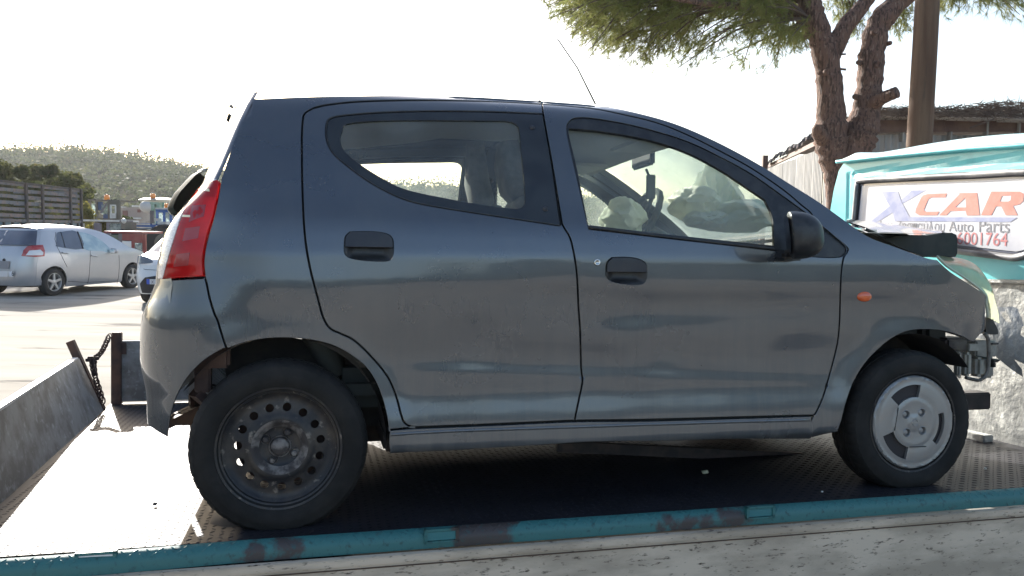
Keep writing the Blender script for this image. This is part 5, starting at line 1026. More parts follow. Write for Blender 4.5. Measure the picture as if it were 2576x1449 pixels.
for (pts) in ([(487, 520), (520, 516), (515, 545), (478, 560)], [(448, 640), (480, 636), (476, 668), (440, 672)], [(470, 575), (505, 570), (500, 600), (462, 608)]):
    q = S(pts); panel(BODY, 'lamp_chamber', q, mat('dark_red', (.30, .006, .01), .3, coat=1), lamp, off=-.0066, thick=.001, g=0, gap=0, rnd=0)
# ---- upper rear body behind the crease (sunlit strip) to the centre line
zz = np.linspace(1.06, 1.43, 14); ss = np.concatenate([[0, .008, .02], np.linspace(.05, .86, 22)])
G = np.array([[BODY.raw(np.array([float(cr_f(z)) - t]), np.array([z]))[0] for t in ss] for z in zz]); G[:, :, 1] = np.minimum(G[:, :, 1], YC)
b = MB(); b.grid(G); G2 = G.copy(); G2[:, :, 1] = 2 * YC - G2[:, :, 1]; b.grid(G2[:, :5], True); 
# leave the rear window open: keep only the outer pillar strip, roof header and the tail below it
F = []; 
b2 = MB()
def rear_grid(z0, z1, t0, t1, nz=8, nt_=14):
    zz = np.linspace(z0, z1, nz); ts = np.linspace(t0, t1, nt_)
    G = np.array([[BODY.raw(np.array([float(cr_f(z)) - t]), np.array([z]))[0] for t in ts] for z in zz]); G[:, :, 1] = np.minimum(G[:, :, 1], YC)
    b2.grid(G, True); H = G.copy(); H[:, :, 1] = 2 * YC - H[:, :, 1]; b2.grid(H)
rear_grid(1.05, 1.43, 0.0, .16); rear_grid(1.41, 1.44, .16, .9, 3); rear_grid(.66, 1.05, .16, .98)
b2.build('tailgate', PAINT, car, True)
# hatch glass standing ajar, with its bright chrome edge
hg = MB(); n1, n2 = 14, 16; Gh = []
hx = catmull([(500, 433), (483, 440), (466, 456), (449, 475), (435, 492), (421, 523), (431, 540)], 3)
for (px, py) in hx:
    p = TP(px, py, 1, .42); row = []
    for u in np.linspace(-.30, 1, n2):
        yy = .42 + (YC - .42) * u if u > 0 else .42 + .28 * u
        row.append([p[0] - .05 * (1 - (1 - max(u, 0)) ** 2) * 0 + (.16 * (-u) ** 1.3 if u < 0 else 0), yy, p[2]])
    Gh.append(row)
Gh = np.array(Gh); hg.grid(Gh); H = Gh.copy(); H[:, :, 1] = 2 * YC - H[:, :, 1]; hg.grid(H, True)
hgo = hg.build('hatch_window', mat('dark_glass', (.008, .018, .018), .6, spec=.03), car, True)
b = MB(); b.tube(Gh[:, 4], .004, 6); b.tube(Gh[0, :4][::-1], .006, 6); b.build('window_seal', mat('pale_trim', (.5, .52, .5), .4), hgo, True)
# spoiler washer and wiper arm end over the roof edge
b = MB(); p0, p1, p2 = TP(590, 273, 1, .5), TP(598, 269, 1, .5), TP(612, 268, 1, .5); b.tube(catmull([p0, p1, p2], 5), .0035, 6); b.build('washer_tube', mat('jet_grey', (.22, .22, .22), .7), car, True)
b = MB(); b.tube([TP(579, 265, 1, .5), TP(586, 272, 1, .5)], [.008, .004], 8); b.build('washer_jet', mat('jet_grey', (.22, .22, .22), .7), car, True)
# ---- roof skin
def roof_rows(xs, inset_top=.0):
    rows = []
    for x in xs:
        z = float(np.interp(x, roof_sz[:, 0], roof_sz[:, 1])); p = BODY.raw(np.array([x]), np.array([z]))[0]; row = []
        for v in np.linspace(0, 1, 15):
            y = p[1] + (2 * YC - 2 * p[1]) * v; row.append([p[0], y, p[2] + .012 * (1 - (2 * v - 1) ** 2) - .012])
        rows.append(row)
    return np.array(rows)
x_ws = 1.50
b = MB(); Rr = roof_rows(np.linspace(roof_sz[0, 0] + .0, x_ws, 24)); b.grid(Rr); b.build('roof', PAINT, car, True)
b = MB(); Rr = roof_rows(np.linspace(roof_sz[0, 0] + .05, x_ws, 20)); Rr[:, :, 2] -= .035; b.grid(Rr, True); b.build('headliner', mat('headliner', (.42, .42, .38), .9), car, True)
# windscreen: rows bow forward
def ws_rows(x0, x1, inset=.0, n=14, lo=0, hi=1, dz=0):
    rows = []
    for x in np.linspace(x0, x1, n):
        z = float(np.interp(x, roof_sz[:, 0], roof_sz[:, 1])); p = BODY.raw(np.array([x]), np.array([z]))[0]; row = []
        for v in np.linspace(lo, hi, 15):
            y = p[1] + (2 * YC - 2 * p[1]) * v; c = (1 - (2 * v - 1) ** 2); row.append([p[0] + .16 * c, y, p[2] + .03 * c + dz])
        rows.append(row)
    return np.array(rows)
b = MB(); b.grid(ws_rows(1.50, 2.36, lo=.04, hi=.96)); b.build('windscreen', glass('screen_glass', (.80, .90, .86), .5, (.62, .70, .66), dlo=.2, dhi=.7, dscale=3), car, True)
b = MB(); b.grid(ws_rows(2.34, 2.50, dz=-.01)); b.build('cowl', DARKIN, car, True)
# inner pillar lining so that the far pillars read solid
for k, (lo_v, hi_v) in enumerate(((.0, .05), (.95, 1.0))):
    b = MB(); b.grid(ws_rows(1.45, 2.36, lo=lo_v, hi=hi_v, dz=-.012), True); b.build('pillar_lining', mat('grey_lining', (.30, .31, .29), .85), car, True)
# ------------------------------------------------------------------ wheels
from mathutils import noise as mnoise
TYRE = RUBBER
STEEL = mat('dirty_black_rim', (.020, .020, .023), .5, .3, c2=(.06, .05, .042), scale=9, lo=.42, hi=.62, c3=(.19, .165, .14), scale3=30, lo3=.60, hi3=.70, bump=.3, bscale=60, bdist=.002)
RUSTY = mat('worn_hub', (.05, .042, .04), .7, .2, c2=(.20, .18, .165), scale=22, lo=.45, hi=.6, bump=.5, bscale=60, bdist=.003)
SILV = mat('silver_cap', (.29, .29, .285), .38, .55, c2=(.30, .28, .26), scale=11, lo=.5, hi=.7, bump=.1, bscale=50, bdist=.001)
def add_tyre(par, c, flat_z=0.002, mirror=False):
    prof = [(.176, .030), (.183, .012), (.189, .004), (.192, .0035), (.197, .001), (.208, -.004), (.224, -.0075), (.240, -.005), (.252, .0), (.255, .0005), (.258, .001), (.267, .011), (.2735, .022), (.2762, .034), (.2772, .044), (.2715, .046), (.2715, .050), (.2775, .052), (.278, .072), (.272, .074), (.272, .079), (.278, .081),
            (.2775, .100), (.2715, .102), (.2715, .107), (.277, .109), (.2755, .122), (.272, .134), (.262, .146), (.240, .156), (.2, .150), (.176, .13)]
    n = 240; a = np.linspace(0, 2 * np.pi, n, endpoint=False); V = []
    for i, (r, y) in enumerate(prof):
        rr = np.full(n, r)
        if 10 <= i <= 14 or 25 <= i <= 28: rr = rr - .0028 * ((np.arange(n) % 6) == 0)
        if 17 <= i <= 22: rr = rr - .002 * ((np.arange(n) % 6) == (3 if i < 20 else 1))
        V.append(np.stack([rr * np.cos(a), np.full(n, y), rr * np.sin(a)], 1))
    V = np.concatenate(V); low = V[:, 2] < -(c[2] - flat_z); dz = np.where(low, -(c[2] - flat_z) - V[:, 2], 0)
    bul = np.exp(-((V[:, 2] + c[2]) / .045) ** 2) * np.exp(-((V[:, 0]) / .12) ** 2); V[:, 1] += np.where(V[:, 1] < .06, -1, 1) * .010 * bul
    V[:, 2] += dz; m = len(prof)
    F = [(i * n + j, (i + 1) * n + j, (i + 1) * n + (j + 1) % n, i * n + (j + 1) % n) for i in range(m - 1) for j in range(n)]
    if mirror: V[:, 1] *= -1; F = [f[::-1] for f in F]
    b = MB(); b.add(V + np.array(c), F); return b.build('tyre', TYRE, par, True, auto=35)
def ringpoly(r, n, cx=0, cy=0, a0=0): a = np.linspace(0, 2 * np.pi, n, endpoint=False) + a0; return np.stack([cx + r * np.cos(a), cy + r * np.sin(a)], 1)
def disc(name, outer, holes, prof, c, m, par, g=.008, depth=.006, mirror=False):
    vo, T = tri2d(outer, holes, g); f = pchip(*zip(*prof)); Y = lambda P: f(np.hypot(P[:, 0], P[:, 1]))
    b = MB(); sgn = -1 if mirror else 1
    b.add(np.stack([vo[:, 0], Y(vo) * sgn, vo[:, 1]], 1) + c, [tuple(t) if not mirror else tuple(t)[::-1] for t in T])
    for lp in [outer] + list(holes):
        n = len(lp); y = Y(lp); A_ = np.stack([lp[:, 0], y * sgn, lp[:, 1]], 1) + c; B_ = np.stack([lp[:, 0] * .99, (y + depth) * sgn, lp[:, 1] * .99], 1) + c
        b.add(np.vstack([A_, B_]), [(i, (i + 1) % n, n + (i + 1) % n, n + i) for i in range(n)])
    return b.build(name, m, par, True, auto=40)
def wheel(c, cap, mirror=False):
    c = np.array(c, float); sg = -1 if mirror else 1
    b = MB(); b.lathe([(.0, .055 * sg), (.10, .055 * sg), (.105, .06 * sg), (.105, .10 * sg), (.139, .102 * sg), (.139, .12 * sg), (0, .12 * sg)], 32, 'y', c); w_ = b.build('wheel', RUST, car, True, auto=30)
    add_tyre(w_, c, mirror=mirror)
    b = MB(); b.lathe([(r, y * sg) for r, y in [(.188, .002), (.194, .0), (.1955, .003), (.194, .008), (.184, .011), (.178, .014), (.176, .024), (.168, .030), (.166, .07), (.170, .13), (.178, .15)]], 72, 'y', c)
    rim = b.build('rim', STEEL, w_, True, auto=40)
    holes = [ringpoly(.0135, 14, .128 * math.cos(t), .128 * math.sin(t)) for t in [2 * math.pi * (i + .35) / 15 for i in range(15)]]
    prof = [(0, .044), (.03, .044), (.056, .043), (.062, .040), (.080, .0235), (.088, .0205), (.098, .022), (.112, .030), (.135, .034), (.150, .037), (.160, .036), (.169, .030)]
    disc('rim_disc', ringpoly(.169, 80), holes, prof, c, STEEL, rim, mirror=mirror)
    if mirror: return w_
    if not cap:
        b = MB(); b.lathe([(.0001, .028), (.022, .028), (.027, .031), (.029, .044)], 32, 'y', c); b.lathe([(.0295, .0435), (.031, .040), (.034, .040), (.036, .0435)], 32, 'y', c); b.build('hub_centre', RUSTY, rim, True, auto=40)
        for k in range(4):
            t = rad(62 + 90 * k); p = c + [.050 * math.cos(t), 0, .050 * math.sin(t)]
            m_ = MB(); m_.lathe([(.0001, .030), (.0075, .030), (.0092, .032), (.0095, .045)], 6, 'y', p); m_.lathe([(.0135, .043), (.0150, .0395), (.0165, .043)], 18, 'y', p); m_.build('wheel_nut', RUSTY, rim, True, auto=30)
        b = MB(); a = np.linspace(0, 2 * np.pi, 73)
        G = np.array([[c + [r * math.cos(t), float(np.interp(r, *zip(*prof))) - .0008, r * math.sin(t)] for t in a] for r in np.linspace(.064, .088, 8)]); b.grid(G); b.build('rust_ring', RUSTY, rim, True)
    else:
        cy = c + [0, -.008, 0]; R = .180
        def seg(a0, a1, r0, r1, n=12): t = np.radians(np.linspace(a0, a1, n)); return np.vstack([np.stack([r1 * np.cos(t), r1 * np.sin(t)], 1), np.stack([r0 * np.cos(t[::-1]), r0 * np.sin(t[::-1])], 1)])
        holes = [seg(80, 137, .098, .147), seg(199, 256, .098, .147), seg(-41, 15, .112, .138)]
        nuts = [rad(45 + 90 * k + 4) for k in range(4)]
        for t in nuts: holes.append(ringpoly(.0135, 16, .050 * math.cos(t), .050 * math.sin(t)))
        pr = [(0, .0), (.028, .0005), (.030, .004), (.060, .004), (.088, .002), (.094, .005), (.12, .003), (.15, .0045), (.165, .007), (.172, .004), (.178, .006), (.181, .012)]
        cp = disc('hub_cap', ringpoly(.181, 90), holes, pr, cy, SILV, w_, depth=.012)
        for t in nuts:
            p = cy + [.050 * math.cos(t), 0, .050 * math.sin(t)]; m_ = MB(); m_.lathe([(.0135, .004), (.0155, .0015), (.0175, .004)], 24, 'y', p); m_.lathe([(.0135, .004), (.012, .014), (.009, .016), (.0085, .010), (.004, .009), (.0001, .009)], 18, 'y', p); m_.build('nut_cover', mat('cap_nut', (.30, .29, .28), .4, .5), cp, True, auto=35)
        b = MB(); b.lathe([(.0105, .0005), (.0125, -.0018), (.0145, .0005)], 28, 'y', cy); b.box(cy + [-.015, -.0016, -.002], cy + [.015, .001, .002]); b.build('cap_emblem', mat('cap_nut', (.3,) * 3), cp, True, auto=35)
        GR = mat('cap_groove', (.03, .03, .03), .6)
        for a0, r0, a1, r1 in ((141, .096, 197, .094), (258, .096, 300, .11)):
            p0 = cy + [r0 * math.cos(rad(a0)), .0025, r0 * math.sin(rad(a0))]; p1 = cy + [r1 * math.cos(rad(a1)), .0025, r1 * math.sin(rad(a1))]
            MB().beam(p0, p1, .0032, .0016, (0, 1, 0)).build('cap_groove', GR, cp)
        b = MB(); b.lathe([(.085, .016), (.158, .020)], 60, 'y', cy); 
        b.build('cap_backing', mat('cap_backing_dark', (.035, .03, .03), .8), cp, True)  # dark disc behind the openings of the cap
    return w_
wheel((0, 0, .255), False); wheel((2.36, .012, .252), True)
wheel((0, 2 * YC, .255), False, True); wheel((2.36, 2 * YC - .012, .252), False, True)
# arch liners: half barrels inside the wings
for cx, R0 in ((0, .335), (2.36, .325)):
    for sy in (0, 1):
        t = np.linspace(rad(35) if cx else rad(-2), rad(182) if cx else rad(150), 24); ys = [.03, .12, .30]
        G = np.array([[(cx + R0 * math.cos(a), y if not sy else 2 * YC - y, .27 + R0 * math.sin(a) * (1.0)) for y in ys] for a in t]); b = MB(); b.grid(G)
        G = np.array([[(cx + r * math.cos(a), .30 if not sy else 2 * YC - .30, .27 + r * math.sin(a)) for r in (R0, .1)] for a in t]); b.grid(G)
        b.build('wheel_arch_liner', mat('liner', (.018, .017, .018), .85, c2=(.04, .035, .03), scale=8), car, True, auto=40)
# ------------------------------------------------------------------ underbody and cabin
UND = mat('underbody', (.012, .011, .011), .9, c2=(.03, .02, .016), scale=6)
b = MB(); b.bbox((.33, .06, .215), (2.0, 2 * YC - .06, .29), .01); b.bbox((-.12, .42, .17), (.55, 1.42, .33), .03); b.bbox((1.95, .38, .155), (2.75, 1.2, .3), .03); b.bbox((.40, .5, .15), (1.95, 1.46, .22), .01); b.bbox((2.0, .34, .26), (2.75, 2 * YC - .34, .34), .01); b.bbox((-.30, .34, .33), (.33, 2 * YC - .34, .40), .01); b.build('floor_pan', UND, car)  # lower tank and gearbox boxes added out of sight to block light
b = MB(); b.tube([(0, .12, .25), (.02, .35, .24), (.02, 1.2, .24), (0, 1.45, .25)], .03, 10); b.build('rear_axle', RUST, car, True)
b = MB(); b.tube([(-.33, .45, .30), (-.1, .5, .31)], [.075, .075], 18); b.tube([(-.40, .42, .27), (-.33, .45, .30)], .02, 8); b.tube([(-.1, .5, .31), (1.9, .7, .22)], .022, 8); b.build('exhaust', RUST, car, True, auto=40)
b = MB(); b.bbox((-.27, .12, .42), (-.22, .17, .56), .006); b.bbox((-.27, .10, .50), (-.16, .15, .58), .01); b.beam((-.27, .14, .42), (-.18, .2, .32), .05, .03); b.build('bumper_bracket', RUST, car)
b = MB(); p = TP(455, 1050, 1, .35); b.add([p + q for q in np.array([(-.06, -.02, -.02), (.12, -.02, .07), (.13, -.02, -.03), (-.06, .2, -.02), (.12, .2, .07), (.13, .2, -.03)])], [(0, 1, 2)[::-1], (3, 4, 5), (0, 1, 4, 3), (1, 2, 5, 4), (2, 0, 3, 5)]); b.build('tow_bracket', mat('brown_bracket', (.12, .065, .04), .7, c2=(.05, .035, .03), scale=12), car)
for (px, py, w_, h_) in ((548, 945, .035, .04), (520, 985, .04, .02), (487, 980, .02, .03)):
    p = TP(px, py, 1, .30); b = MB(); b.add([p + q for q in np.array([(-w_, 0, -h_ * .6), (-w_ * .5, 0, h_), (w_ * .6, 0, h_ * .9), (w_, 0, -h_)])] + [p + q + [0, .01, 0] for q in np.array([(-w_, 0, -h_ * .6), (-w_ * .5, 0, h_), (w_ * .6, 0, h_ * .9), (w_, 0, -h_)])], [(0, 1, 2, 3), (7, 6, 5, 4), (0, 4, 5, 1), (1, 5, 6, 2), (2, 6, 7, 3), (3, 7, 4, 0)]); b.build('bracket_plate', mat('bright_bracket', (.30, .31, .33), .5, .4), car)
SEAT = mat('seat_cloth', (.15, .155, .145), .9, c2=(.10, .105, .10), scale=20); SEATD = mat('seat_dark', (.06, .065, .06), .9)
def cushion(b, sections, width, thick, y0):
    """sections: (x, z, wscale, tscale) up the seat back"""
    rows = []; S_ = np.array(sections, float)[:, :2]; t = np.gradient(S_, axis=0); t /= np.linalg.norm(t, axis=1)[:, None]
    for (x, z, ws, ts), d in zip(sections, t):
        a = np.linspace(0, 2 * np.pi, 25)[:-1]; u = np.sign(np.cos(a)) * np.abs(np.cos(a)) ** .45 * width * ws / 2; v = np.sign(np.sin(a)) * np.abs(np.sin(a)) ** .6 * thick * ts / 2
        rows.append([(x + d[1] * vv, y0 + uu, z - d[0] * vv) for uu, vv in zip(u, v)])
    n = 24; V = [p for r in rows for p in r]; F = [(i * n + j, i * n + (j + 1) % n, (i + 1) * n + (j + 1) % n, (i + 1) * n + j) for i in range(len(rows) - 1) for j in range(n)]
    F += [tuple(range(n))[::-1], tuple(range((len(rows) - 1) * n, len(rows) * n))]; b.add(V, F)
for y0, hx_ in ((.45, 1288), (1.12, 1205)):
    tp = TP(hx_, 372, 1, y0); xt, ztp = tp[0] - .02, tp[2] + .02
    b = MB(); cushion(b, [(xt + .40, .42, .7, .6), (xt + .33, .50, .95, 1), (xt + .22, .75, 1, 1), (xt + .12, .98, .9, .95), (xt + .06, 1.10, .62, .9), (xt + .045, 1.12, .3, .5)], .46, .13, y0)
    cushion(b, [(xt + .05, 1.10, .5, .7), (xt + .035, 1.14, .95, 1), (xt + .01, 1.24, .9, 1), (xt, ztp, .6, .7)], .24, .10, y0); sb = b.build('front_seat', SEAT, car, True, auto=60)
    b = MB(); b.bbox((xt + .38, y0 - .23, .32), (xt + .95, y0 + .23, .50), .05); b.build('seat_cushion', SEAT, sb, True, auto=50)
b = MB(); cushion(b, [(.18, .45, .9, .7), (.12, .60, 1, 1), (.02, .82, 1, 1), (-.03, .90, .95, .6)], 1.25, .14, YC); b.bbox((.15, .17, .34), (.62, 1.38, .48), .05); b.build('rear_bench', SEATD, car, True, auto=50)
b = MB(); G = []
for y in np.linspace(.10, 2 * YC - .10, 12):
    bulg = .03 * math.sin((y - .1) * 4)
    G.append([(2.02, y, .45), (1.90, y, .62), (1.86 - bulg, y, .80), (1.90, y, .89), (2.05, y, .925), (2.40, y, .905)])
b.grid(np.array(G)); b.build('dashboard', mat('dash', (.07, .072, .07), .85), car, True)
# steering wheel on the far side
sc_ = TP(1606, 560, 1, 1.13); b = MB(); ax = np.array([-.85, 0, .45]); ax /= np.linalg.norm(ax); u = np.array([0, 1., 0]); v = np.cross(ax, u); a = np.linspace(0, 2 * np.pi, 41)
b.tube([sc_ + .18 * (math.cos(t) * u + math.sin(t) * v) for t in a], .015 + .003 * (np.arange(41) % 2), 8, False)
for t in (0, math.pi, -math.pi / 2): b.tube([sc_ - ax * .02, sc_ + .17 * (math.cos(t) * u + math.sin(t) * v)], .012, 6)
b.tube([sc_, sc_ - ax * .35], .03, 8); sw = b.build('steering_wheel', SEATD, car, True)
BAG = leafmat('airbag_cloth', (.82, .84, .74), (.72, .74, .64), None, .35, 6.)
def bag(name, c, r, seed, par, rough=.28, sq=(1, 1, 1), n=4):
    bm = bmesh.new(); bmesh.ops.create_icosphere(bm, subdivisions=n, radius=1)
    for v in bm.verts:
        p = Vector(v.co); q = p * 1.6 + Vector((seed, 0, 0)); d = 1 + rough * (1 - 2 * abs(mnoise.noise(q * 1.3))) + .30 * rough * (1 - 2 * abs(mnoise.noise(q * 3.1))); d *= 1 + .25 * mnoise.noise(q * .7)
        v.co = Vector((p.x * r * d * sq[0], p.y * r * d * sq[1], p.z * r * d * sq[2]))
    V = np.array([v.co[:] for v in bm.verts]) + c; F = [[v.index for v in f.verts] for f in bm.faces]; bm.free()
    return MB().add(V, F).build(name, BAG, par, True, auto=50)
bag('airbag', TP(1742, 515, 1, .60), .085, 3.1, car, .26, (1.0, 1.4, .8)); bag('airbag', TP(1808, 486, 1, .70), .085, 9.2, car, .32, (.8, 1.3, 1.3)); bag('airbag', TP(1775, 553, 1, .5), .06, 5.5, car, .26, (1.3, 1.4, .55)); bag('airbag', TP(1850, 545, 1, .6), .12, 7.5, car, .2, (1.3, 1.5, .5))
bag('airbag', TP(1562, 553, 1, 1.08), .09, 12.5, sw, .3, (.9, 1.3, .9))
# inside mirror with a strap
pm = TP(1618, 402, 1, .76); b = MB(); b.bbox(pm + [-.012, -.11, -.035], pm + [.012, .11, .035], .008, rotm('z', 0)); 
im = b.build('inside_mirror', SEATD, car); b = MB(); b.tube([pm, pm + [.05, 0, .06], TP(1600, 352, 1, .76) + [.0, 0, .02]], .008, 6); b.build('mirror_arm', SEATD, im)
b = MB(); b.bbox(TP(1637, 470, 1, .72) + [-.022, -.005, -.055], TP(1637, 470, 1, .72) + [.022, .005, .055], .004); b.tube([TP(1625, 425, 1, .72), TP(1636, 450, 1, .72)], .006, 6); b.build('hanging_strap', mat('strap', (.10, .11, .10), .8), im)
for y_ in (.38, 1.17):
    b = MB(); b.bbox((1.30, y_ - .17, 1.325), (1.46, y_ + .17, 1.34), .004); b.build('sun_visor', mat('headliner', (.4,) * 3), car)
# ------------------------------------------------------------------ front end
hoodN = catmull(Z5([(480, 738), (620, 782), (760, 838), (930, 842), (1100, 842), (1212, 826)]), 4); hoodF = catmull(Z5([(478, 733), (640, 741), (780, 752), (900, 768), (1100, 800), (1214, 818)]), 4)
G = []
for (a, c_) in zip(hoodN, hoodF):
    A_ = TP(a[0], a[1], 1, .30); B_ = TP(c_[0], c_[1], 1, 1.2); G.append([A_ + (B_ - A_) * t + [0, 0, .012 * math.sin(t * 3.1)] for t in np.linspace(0, 1, 10)])
G = np.array(G); b = MB(); b.grid(G); b.grid(G - [0, 0, .006], True); hood = b.build('bonnet', PAINT, car, True)
hp = Z5([(700, 825), (765, 843), (930, 846), (1100, 846), (1212, 826), (1290, 826), (1325, 842), (1333, 880), (1331, 985), (1318, 1010), (1280, 1014), (1185, 1003), (1100, 1013), (980, 975), (860, 925), (770, 880)])
hq = [TP(x, y, 1, .27) for x, y in hp]; b = MB(); n = len(hq); b.add(hq + [q + [0, .10, 0] for q in hq], [tuple(range(n)), tuple(range(n, 2 * n))[::-1]] + [(i, n + i, n + (i + 1) % n, (i + 1) % n) for i in range(n)])
b.build('bonnet_edge', mat('bonnet_shade', (.008, .008, .008), .6, c2=(.02, .018, .016), scale=15), hood)  # black stands for shade on the folded bonnet's grey paint
b = MB(); b.beam(G[-1][0] - [.04, -.1, .03], G[-1][-1] - [.04, 0, .04], .07, .06); b.build('bonnet_fold', mat('bonnet_shade', (.008,) * 3), hood)
b = MB(); q = [TP(x, y, 1, .26) for x, y in Z5([(620, 800), (780, 870), (900, 850), (1080, 885)])]; b.tube(q[:2], .006, 6); b.tube([q[1], q[2]], .004, 6); b.build('bonnet_stay', BLACKPL, hood)
Z8 = zc(2900, 750, 2.6346)
inn = catmull(Z8([(228, 175), (290, 240), (350, 285), (450, 350), (560, 430), (640, 505), (640, 560), (648, 620), (655, 690)]), 4); out_ = catmull(Z8([(232, 168), (330, 178), (440, 196), (530, 232), (600, 295), (650, 400), (700, 520), (742, 640), (752, 740)]), 4)
G = []
for a, c_ in zip(inn, out_):
    A_ = TP(a[0], a[1], 1, .13); B_ = TP(c_[0], c_[1], 1, .30); m_ = len(G) / len(inn)
    G.append([A_ + (B_ - A_) * t + [.0, -.03 * math.sin(t * math.pi) * math.sin(m_ * math.pi), 0] for t in np.linspace(0, 1, 8)])
LENS = mat('yellowed_lens', (.42, .44, .30), .3, coat=.6, c2=(.30, .33, .20), scale=9, c3=(.5, .33, .2), scale3=14, lo3=.6, hi3=.75)
t_ = LENS.node_tree; pb = t_.nodes['Principled BSDF']; a_ = t_.nodes.new('ShaderNodeBsdfTranslucent'); a_.inputs[0].default_value = (.55, .6, .4, 1); mx_ = t_.nodes.new('ShaderNodeMixShader'); mx_.inputs[0].default_value = .4
t_.links.new(pb.outputs[0], mx_.inputs[1]); t_.links.new(a_.outputs[0], mx_.inputs[2]); t_.links.new(mx_.outputs[0], t_.nodes['Material Output'].inputs[0])
b = MB(); b.grid(np.array(G)); hl = b.build('headlight', LENS, car, True)
b = MB(); b.tube([p[0] for p in G], .005, 6); b.build('lens_rim', mat('lens_edge', (.5, .5, .38), .4), hl, True)
fp = [TP(x, y, 1, .2) for x, y in Z8([(640, 690), (690, 685), (715, 740), (740, 790), (742, 832), (690, 835), (640, 820)])]; n = len(fp)
b = MB(); b.add(fp + [q + [0, .12, 0] for q in fp], [tuple(range(n)), tuple(range(n, 2 * n))[::-1]] + [(i, n + i, n + (i + 1) % n, (i + 1) % n) for i in range(n)]); b.build('lamp_bracket', BLACKPL, car)
BOT = mat('milky_plastic', (.34, .33, .29), .5, c2=(.20, .185, .16), scale=9, lo=.42, hi=.62, c3=(.09, .08, .07), scale3=14, lo3=.62, hi3=.7)
def boxpx(b, x0, y0, x1, y1, yin, dy, bev=.006):
    p = TP(*Z8([(x0, y0)])[0], 1, yin); q = TP(*Z8([(x1, y1)])[0], 1, yin); b.bbox((p[0], yin, q[2]), (q[0], yin + dy, p[2]), min(bev, abs(q[0] - p[0]) * .3))
b = MB(); boxpx(b, 560, 885, 735, 1020, .22, .14); boxpx(b, 480, 985, 530, 1185, .22, .05, .012); boxpx(b, 572, 1020, 640, 1190, .22, .06, .015); boxpx(b, 640, 1020, 715, 1200, .24, .1, .01); boxpx(b, 410, 980, 440, 1180, .2, .03, .01)
bt_ = b.build('washer_bottle', BOT, car, True, auto=40)
b = MB(); boxpx(b, 500, 915, 585, 970, .17, .02, .003); b.build('mounting_tab', BOT, bt_); b = MB(); boxpx(b, 275, 975, 360, 1020, .19, .02, .003); b.build('mounting_tab', BOT, bt_)
b = MB(); b.bbox(TP(*Z8([(312, 985)])[0], 1, .25) + [0, 0, 0], TP(*Z8([(500, 860)])[0], 1, .25) + [0, .1, 0], .01); boxpx(b, 372, 960, 460, 1050, .22, .06, .01); b.build('chassis_leg', mat('leg_grey', (.14, .12, .10), .7, c2=(.05, .04, .04), scale=10), car)
hose = [TP(*p, 1, .16) for p in Z8([(625, 820), (655, 870), (662, 960), (660, 1090), (640, 1170), (590, 1215), (530, 1210), (470, 1195)])]
b = MB(); b.tube(catmull(hose, 6), .0075, 8); b.build('hose', mat('hose_rubber', (.05, .045, .04), .6, c2=(.16, .14, .12), scale=30), car, True)
b = MB(); boxpx(b, 690, 905, 750, 918, .2, .05, .002); boxpx(b, 700, 1042, 755, 1068, .2, .03, .004); boxpx(b, 705, 1070, 728, 1110, .2, .03, .003); b.tube([TP(*p, 1, .17) for p in Z8([(560, 1012), (640, 1030), (755, 1050)])], .003, 5); b.build('cable_clip', BLACKPL, car)
for _y in (.48, 1.0): b = MB(); b.bbox((2.86, _y, .195), (3.19, _y + .08, .275), .006); b.build('beam_end', mat('beam_black', (.015, .015, .015), .5, c2=(.04, .03, .03), scale=10), car)
b = MB(); b.bbox((2.66, .3, .30), (2.78, 1.25, .78), .02); b.bbox((2.2, .34, .45), (2.7, 1.2, .82), .05); b.build('engine_bay', mat('engine_dark', (.03, .03, .03), .8), car)
# ------------------------------------------------------------------ door mirror, aerial
pc = TP(1992, 592, 1, -.105); bm = bmesh.new(); bmesh.ops.create_uvsphere(bm, u_segments=32, v_segments=20, radius=1); V = np.array([v.co[:] for v in bm.verts]); F = [[v.index for v in f.verts] for f in bm.faces]; bm.free()
V = np.sign(V) * np.abs(V) ** .78; V[:, 0] = np.where(V[:, 0] < 0, V[:, 0] * .12, V[:, 0]); V = V * [.105, .095, .084]; V[:, 0] += V[:, 2] * -.10; RM = rotm('z', rad(-27)); V = V @ RM.T + pc
mo = MB().add(V, F).build('door_mirror', BLACKPL, front_door, True)
b = MB(); G = np.array([[pc + [-.0135 - .10 * z_ * .084 - .0, y_ * .088, z_ * .076] for y_ in np.linspace(-1, 1, 8) if True] for z_ in np.linspace(-1, 1, 8)]); 
gp = ringpoly(1, 28); gp = np.sign(gp) * np.abs(gp) ** .6; b.add([pc + RM @ np.array([-.0145 - .0084 * q[1], q[0] * .080, q[1] * .069]) for q in gp], [tuple(range(28))]); b.build('mirror_glass', mat('mirror_glass', (.75, .75, .75), .04, 1.), mo)
b = MB(); b.bbox(pc + [-.0, .05, -.088], pc + [.09, .20, -.05], .012); b.build('mirror_foot', BLACKPL, mo)
b = MB(); b.tube([TP(1498, 262, 1, .775), TP(1452, 170, 1, .775), TP(1402, 97, 1, .775)], [.004, .003, .0028], 6); b.build('aerial', BLACKPL, car)
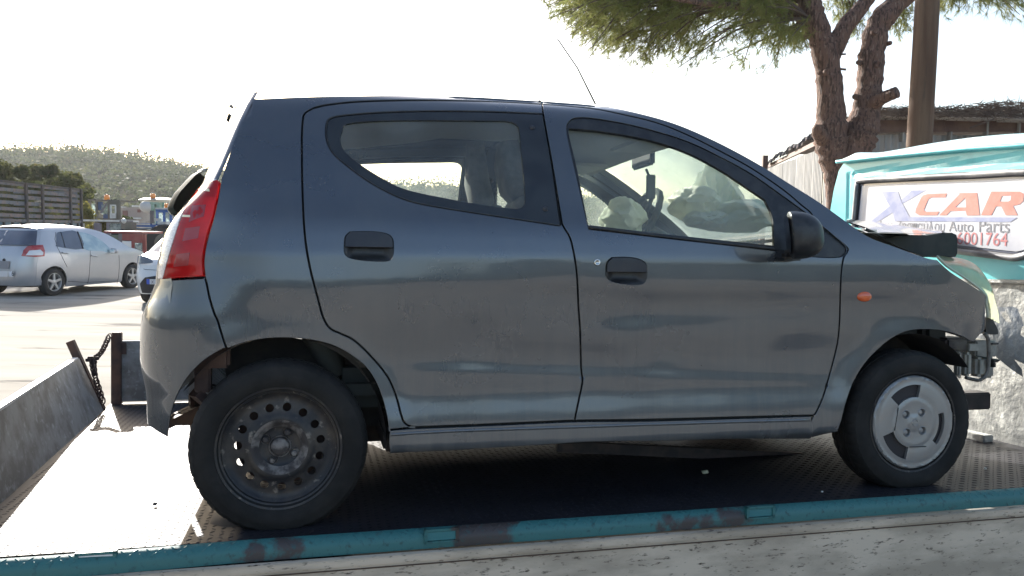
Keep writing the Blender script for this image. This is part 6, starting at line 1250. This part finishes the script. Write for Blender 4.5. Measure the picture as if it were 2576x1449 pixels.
# ------------------------------------------------------------------ loose things on the bed
bar0, bar1 = TP(1400, 1122, 2, .085), TP(2038, 1152, 1, .62); bar0 = TP(1400, 1122, 1, .62)
t = tt('steel_bar', 'rusty brown steel bar lying under the sill of the wrecked car', 'bar', bar1)
b = MB(); b.beam(bar0, bar1, .03, .045); b.build('bar_body', mat('brown_bar', (.085, .055, .045), .7, c2=(.04, .03, .028), scale=10), t); b = MB(); b.tube([bar1, TP(2062, 1140, 1, .62), TP(2080, 1158, 1, .62)], .003, 5); b.build('wire_end', mat('wire', (.3, .28, .25), .4, .6), t)
def litter(px, py, r, name, label, cat, m, seed=1):
    p = TP(px, py, 2, 0.006); bm = bmesh.new(); bmesh.ops.create_icosphere(bm, subdivisions=2, radius=1)
    V = np.array([v.co[:] for v in bm.verts]); V = V * (1 + .5 * np.array([mnoise.noise(Vector(v) * 1.7 + Vector((seed, 0, 0))) for v in V])[:, None]) * r; F = [[v.index for v in f.verts] for f in bm.faces]; bm.free()
    W_ = T2W(V + p + [0, 0, r[2] * .6]); o = MB().add(W_ - W_.mean(0), F).build(name, m, None, True); o.location = W_.mean(0); tag(o, label, cat)
litter(390, 1270, np.array([.008, .006, .006]), 'pebble', 'small dark pebble on the sunlit rear of the deck', 'pebble', mat('stone_dark', (.12, .11, .10), .9), 2)
litter(1773, 1190, np.array([.018, .008, .008]), 'foam_crumb', 'crumpled yellowish foam scrap on the dark deck below the front door', 'scrap', mat('scrap', (.45, .42, .28), .8), 3)
litter(2068, 1238, np.array([.005, .004, .003]), 'paint_chip', 'tiny pale paint chip on the deck left of the front wheel', 'chip', mat('chip', (.5, .5, .45), .8), 4)
litter(2478, 1180, np.array([.006, .005, .004]), 'gravel_piece', 'tiny pale gravel piece on the deck right of the front wheel', 'gravel', mat('chip', (.5, .5, .45), .8), 5)
for txt, a, c_, par, up, m in place_deferred:
    me, co, a_, ex, x0 = text_on(txt, a, c_, None, par); L_ = np.linalg.norm(ex); V = a_ + (co[:, :1] - x0) * ex + co[:, 1:2] * np.array([0, 0, 1.]) * L_ * up
    me.vertices.foreach_set('co', V.reshape(-1)); me.materials.clear(); me.materials.append(mat('plate_ink', (.03, .03, .04), .6)); me.update(); me.name = 'lettering'; link('lettering', me, par)
# ------------------------------------------------------------------ haze
b = MB(); b.box((-430, -60, -1.2), (345, 340, 48)); hz = b.build('haze', None); hz.data.materials.clear()
m = bpy.data.materials.new('air'); m.use_nodes = True; t = m.node_tree; t.nodes.remove(t.nodes['Principled BSDF']); v = t.nodes.new('ShaderNodeVolumePrincipled'); v.inputs['Color'].default_value = (.92, .95, 1, 1); v.inputs['Density'].default_value = .00022; v.inputs['Anisotropy'].default_value = .35
t.links.new(v.outputs[0], t.nodes['Material Output'].inputs['Volume']); hz.data.materials.append(m); tag(hz, kind='stuff')
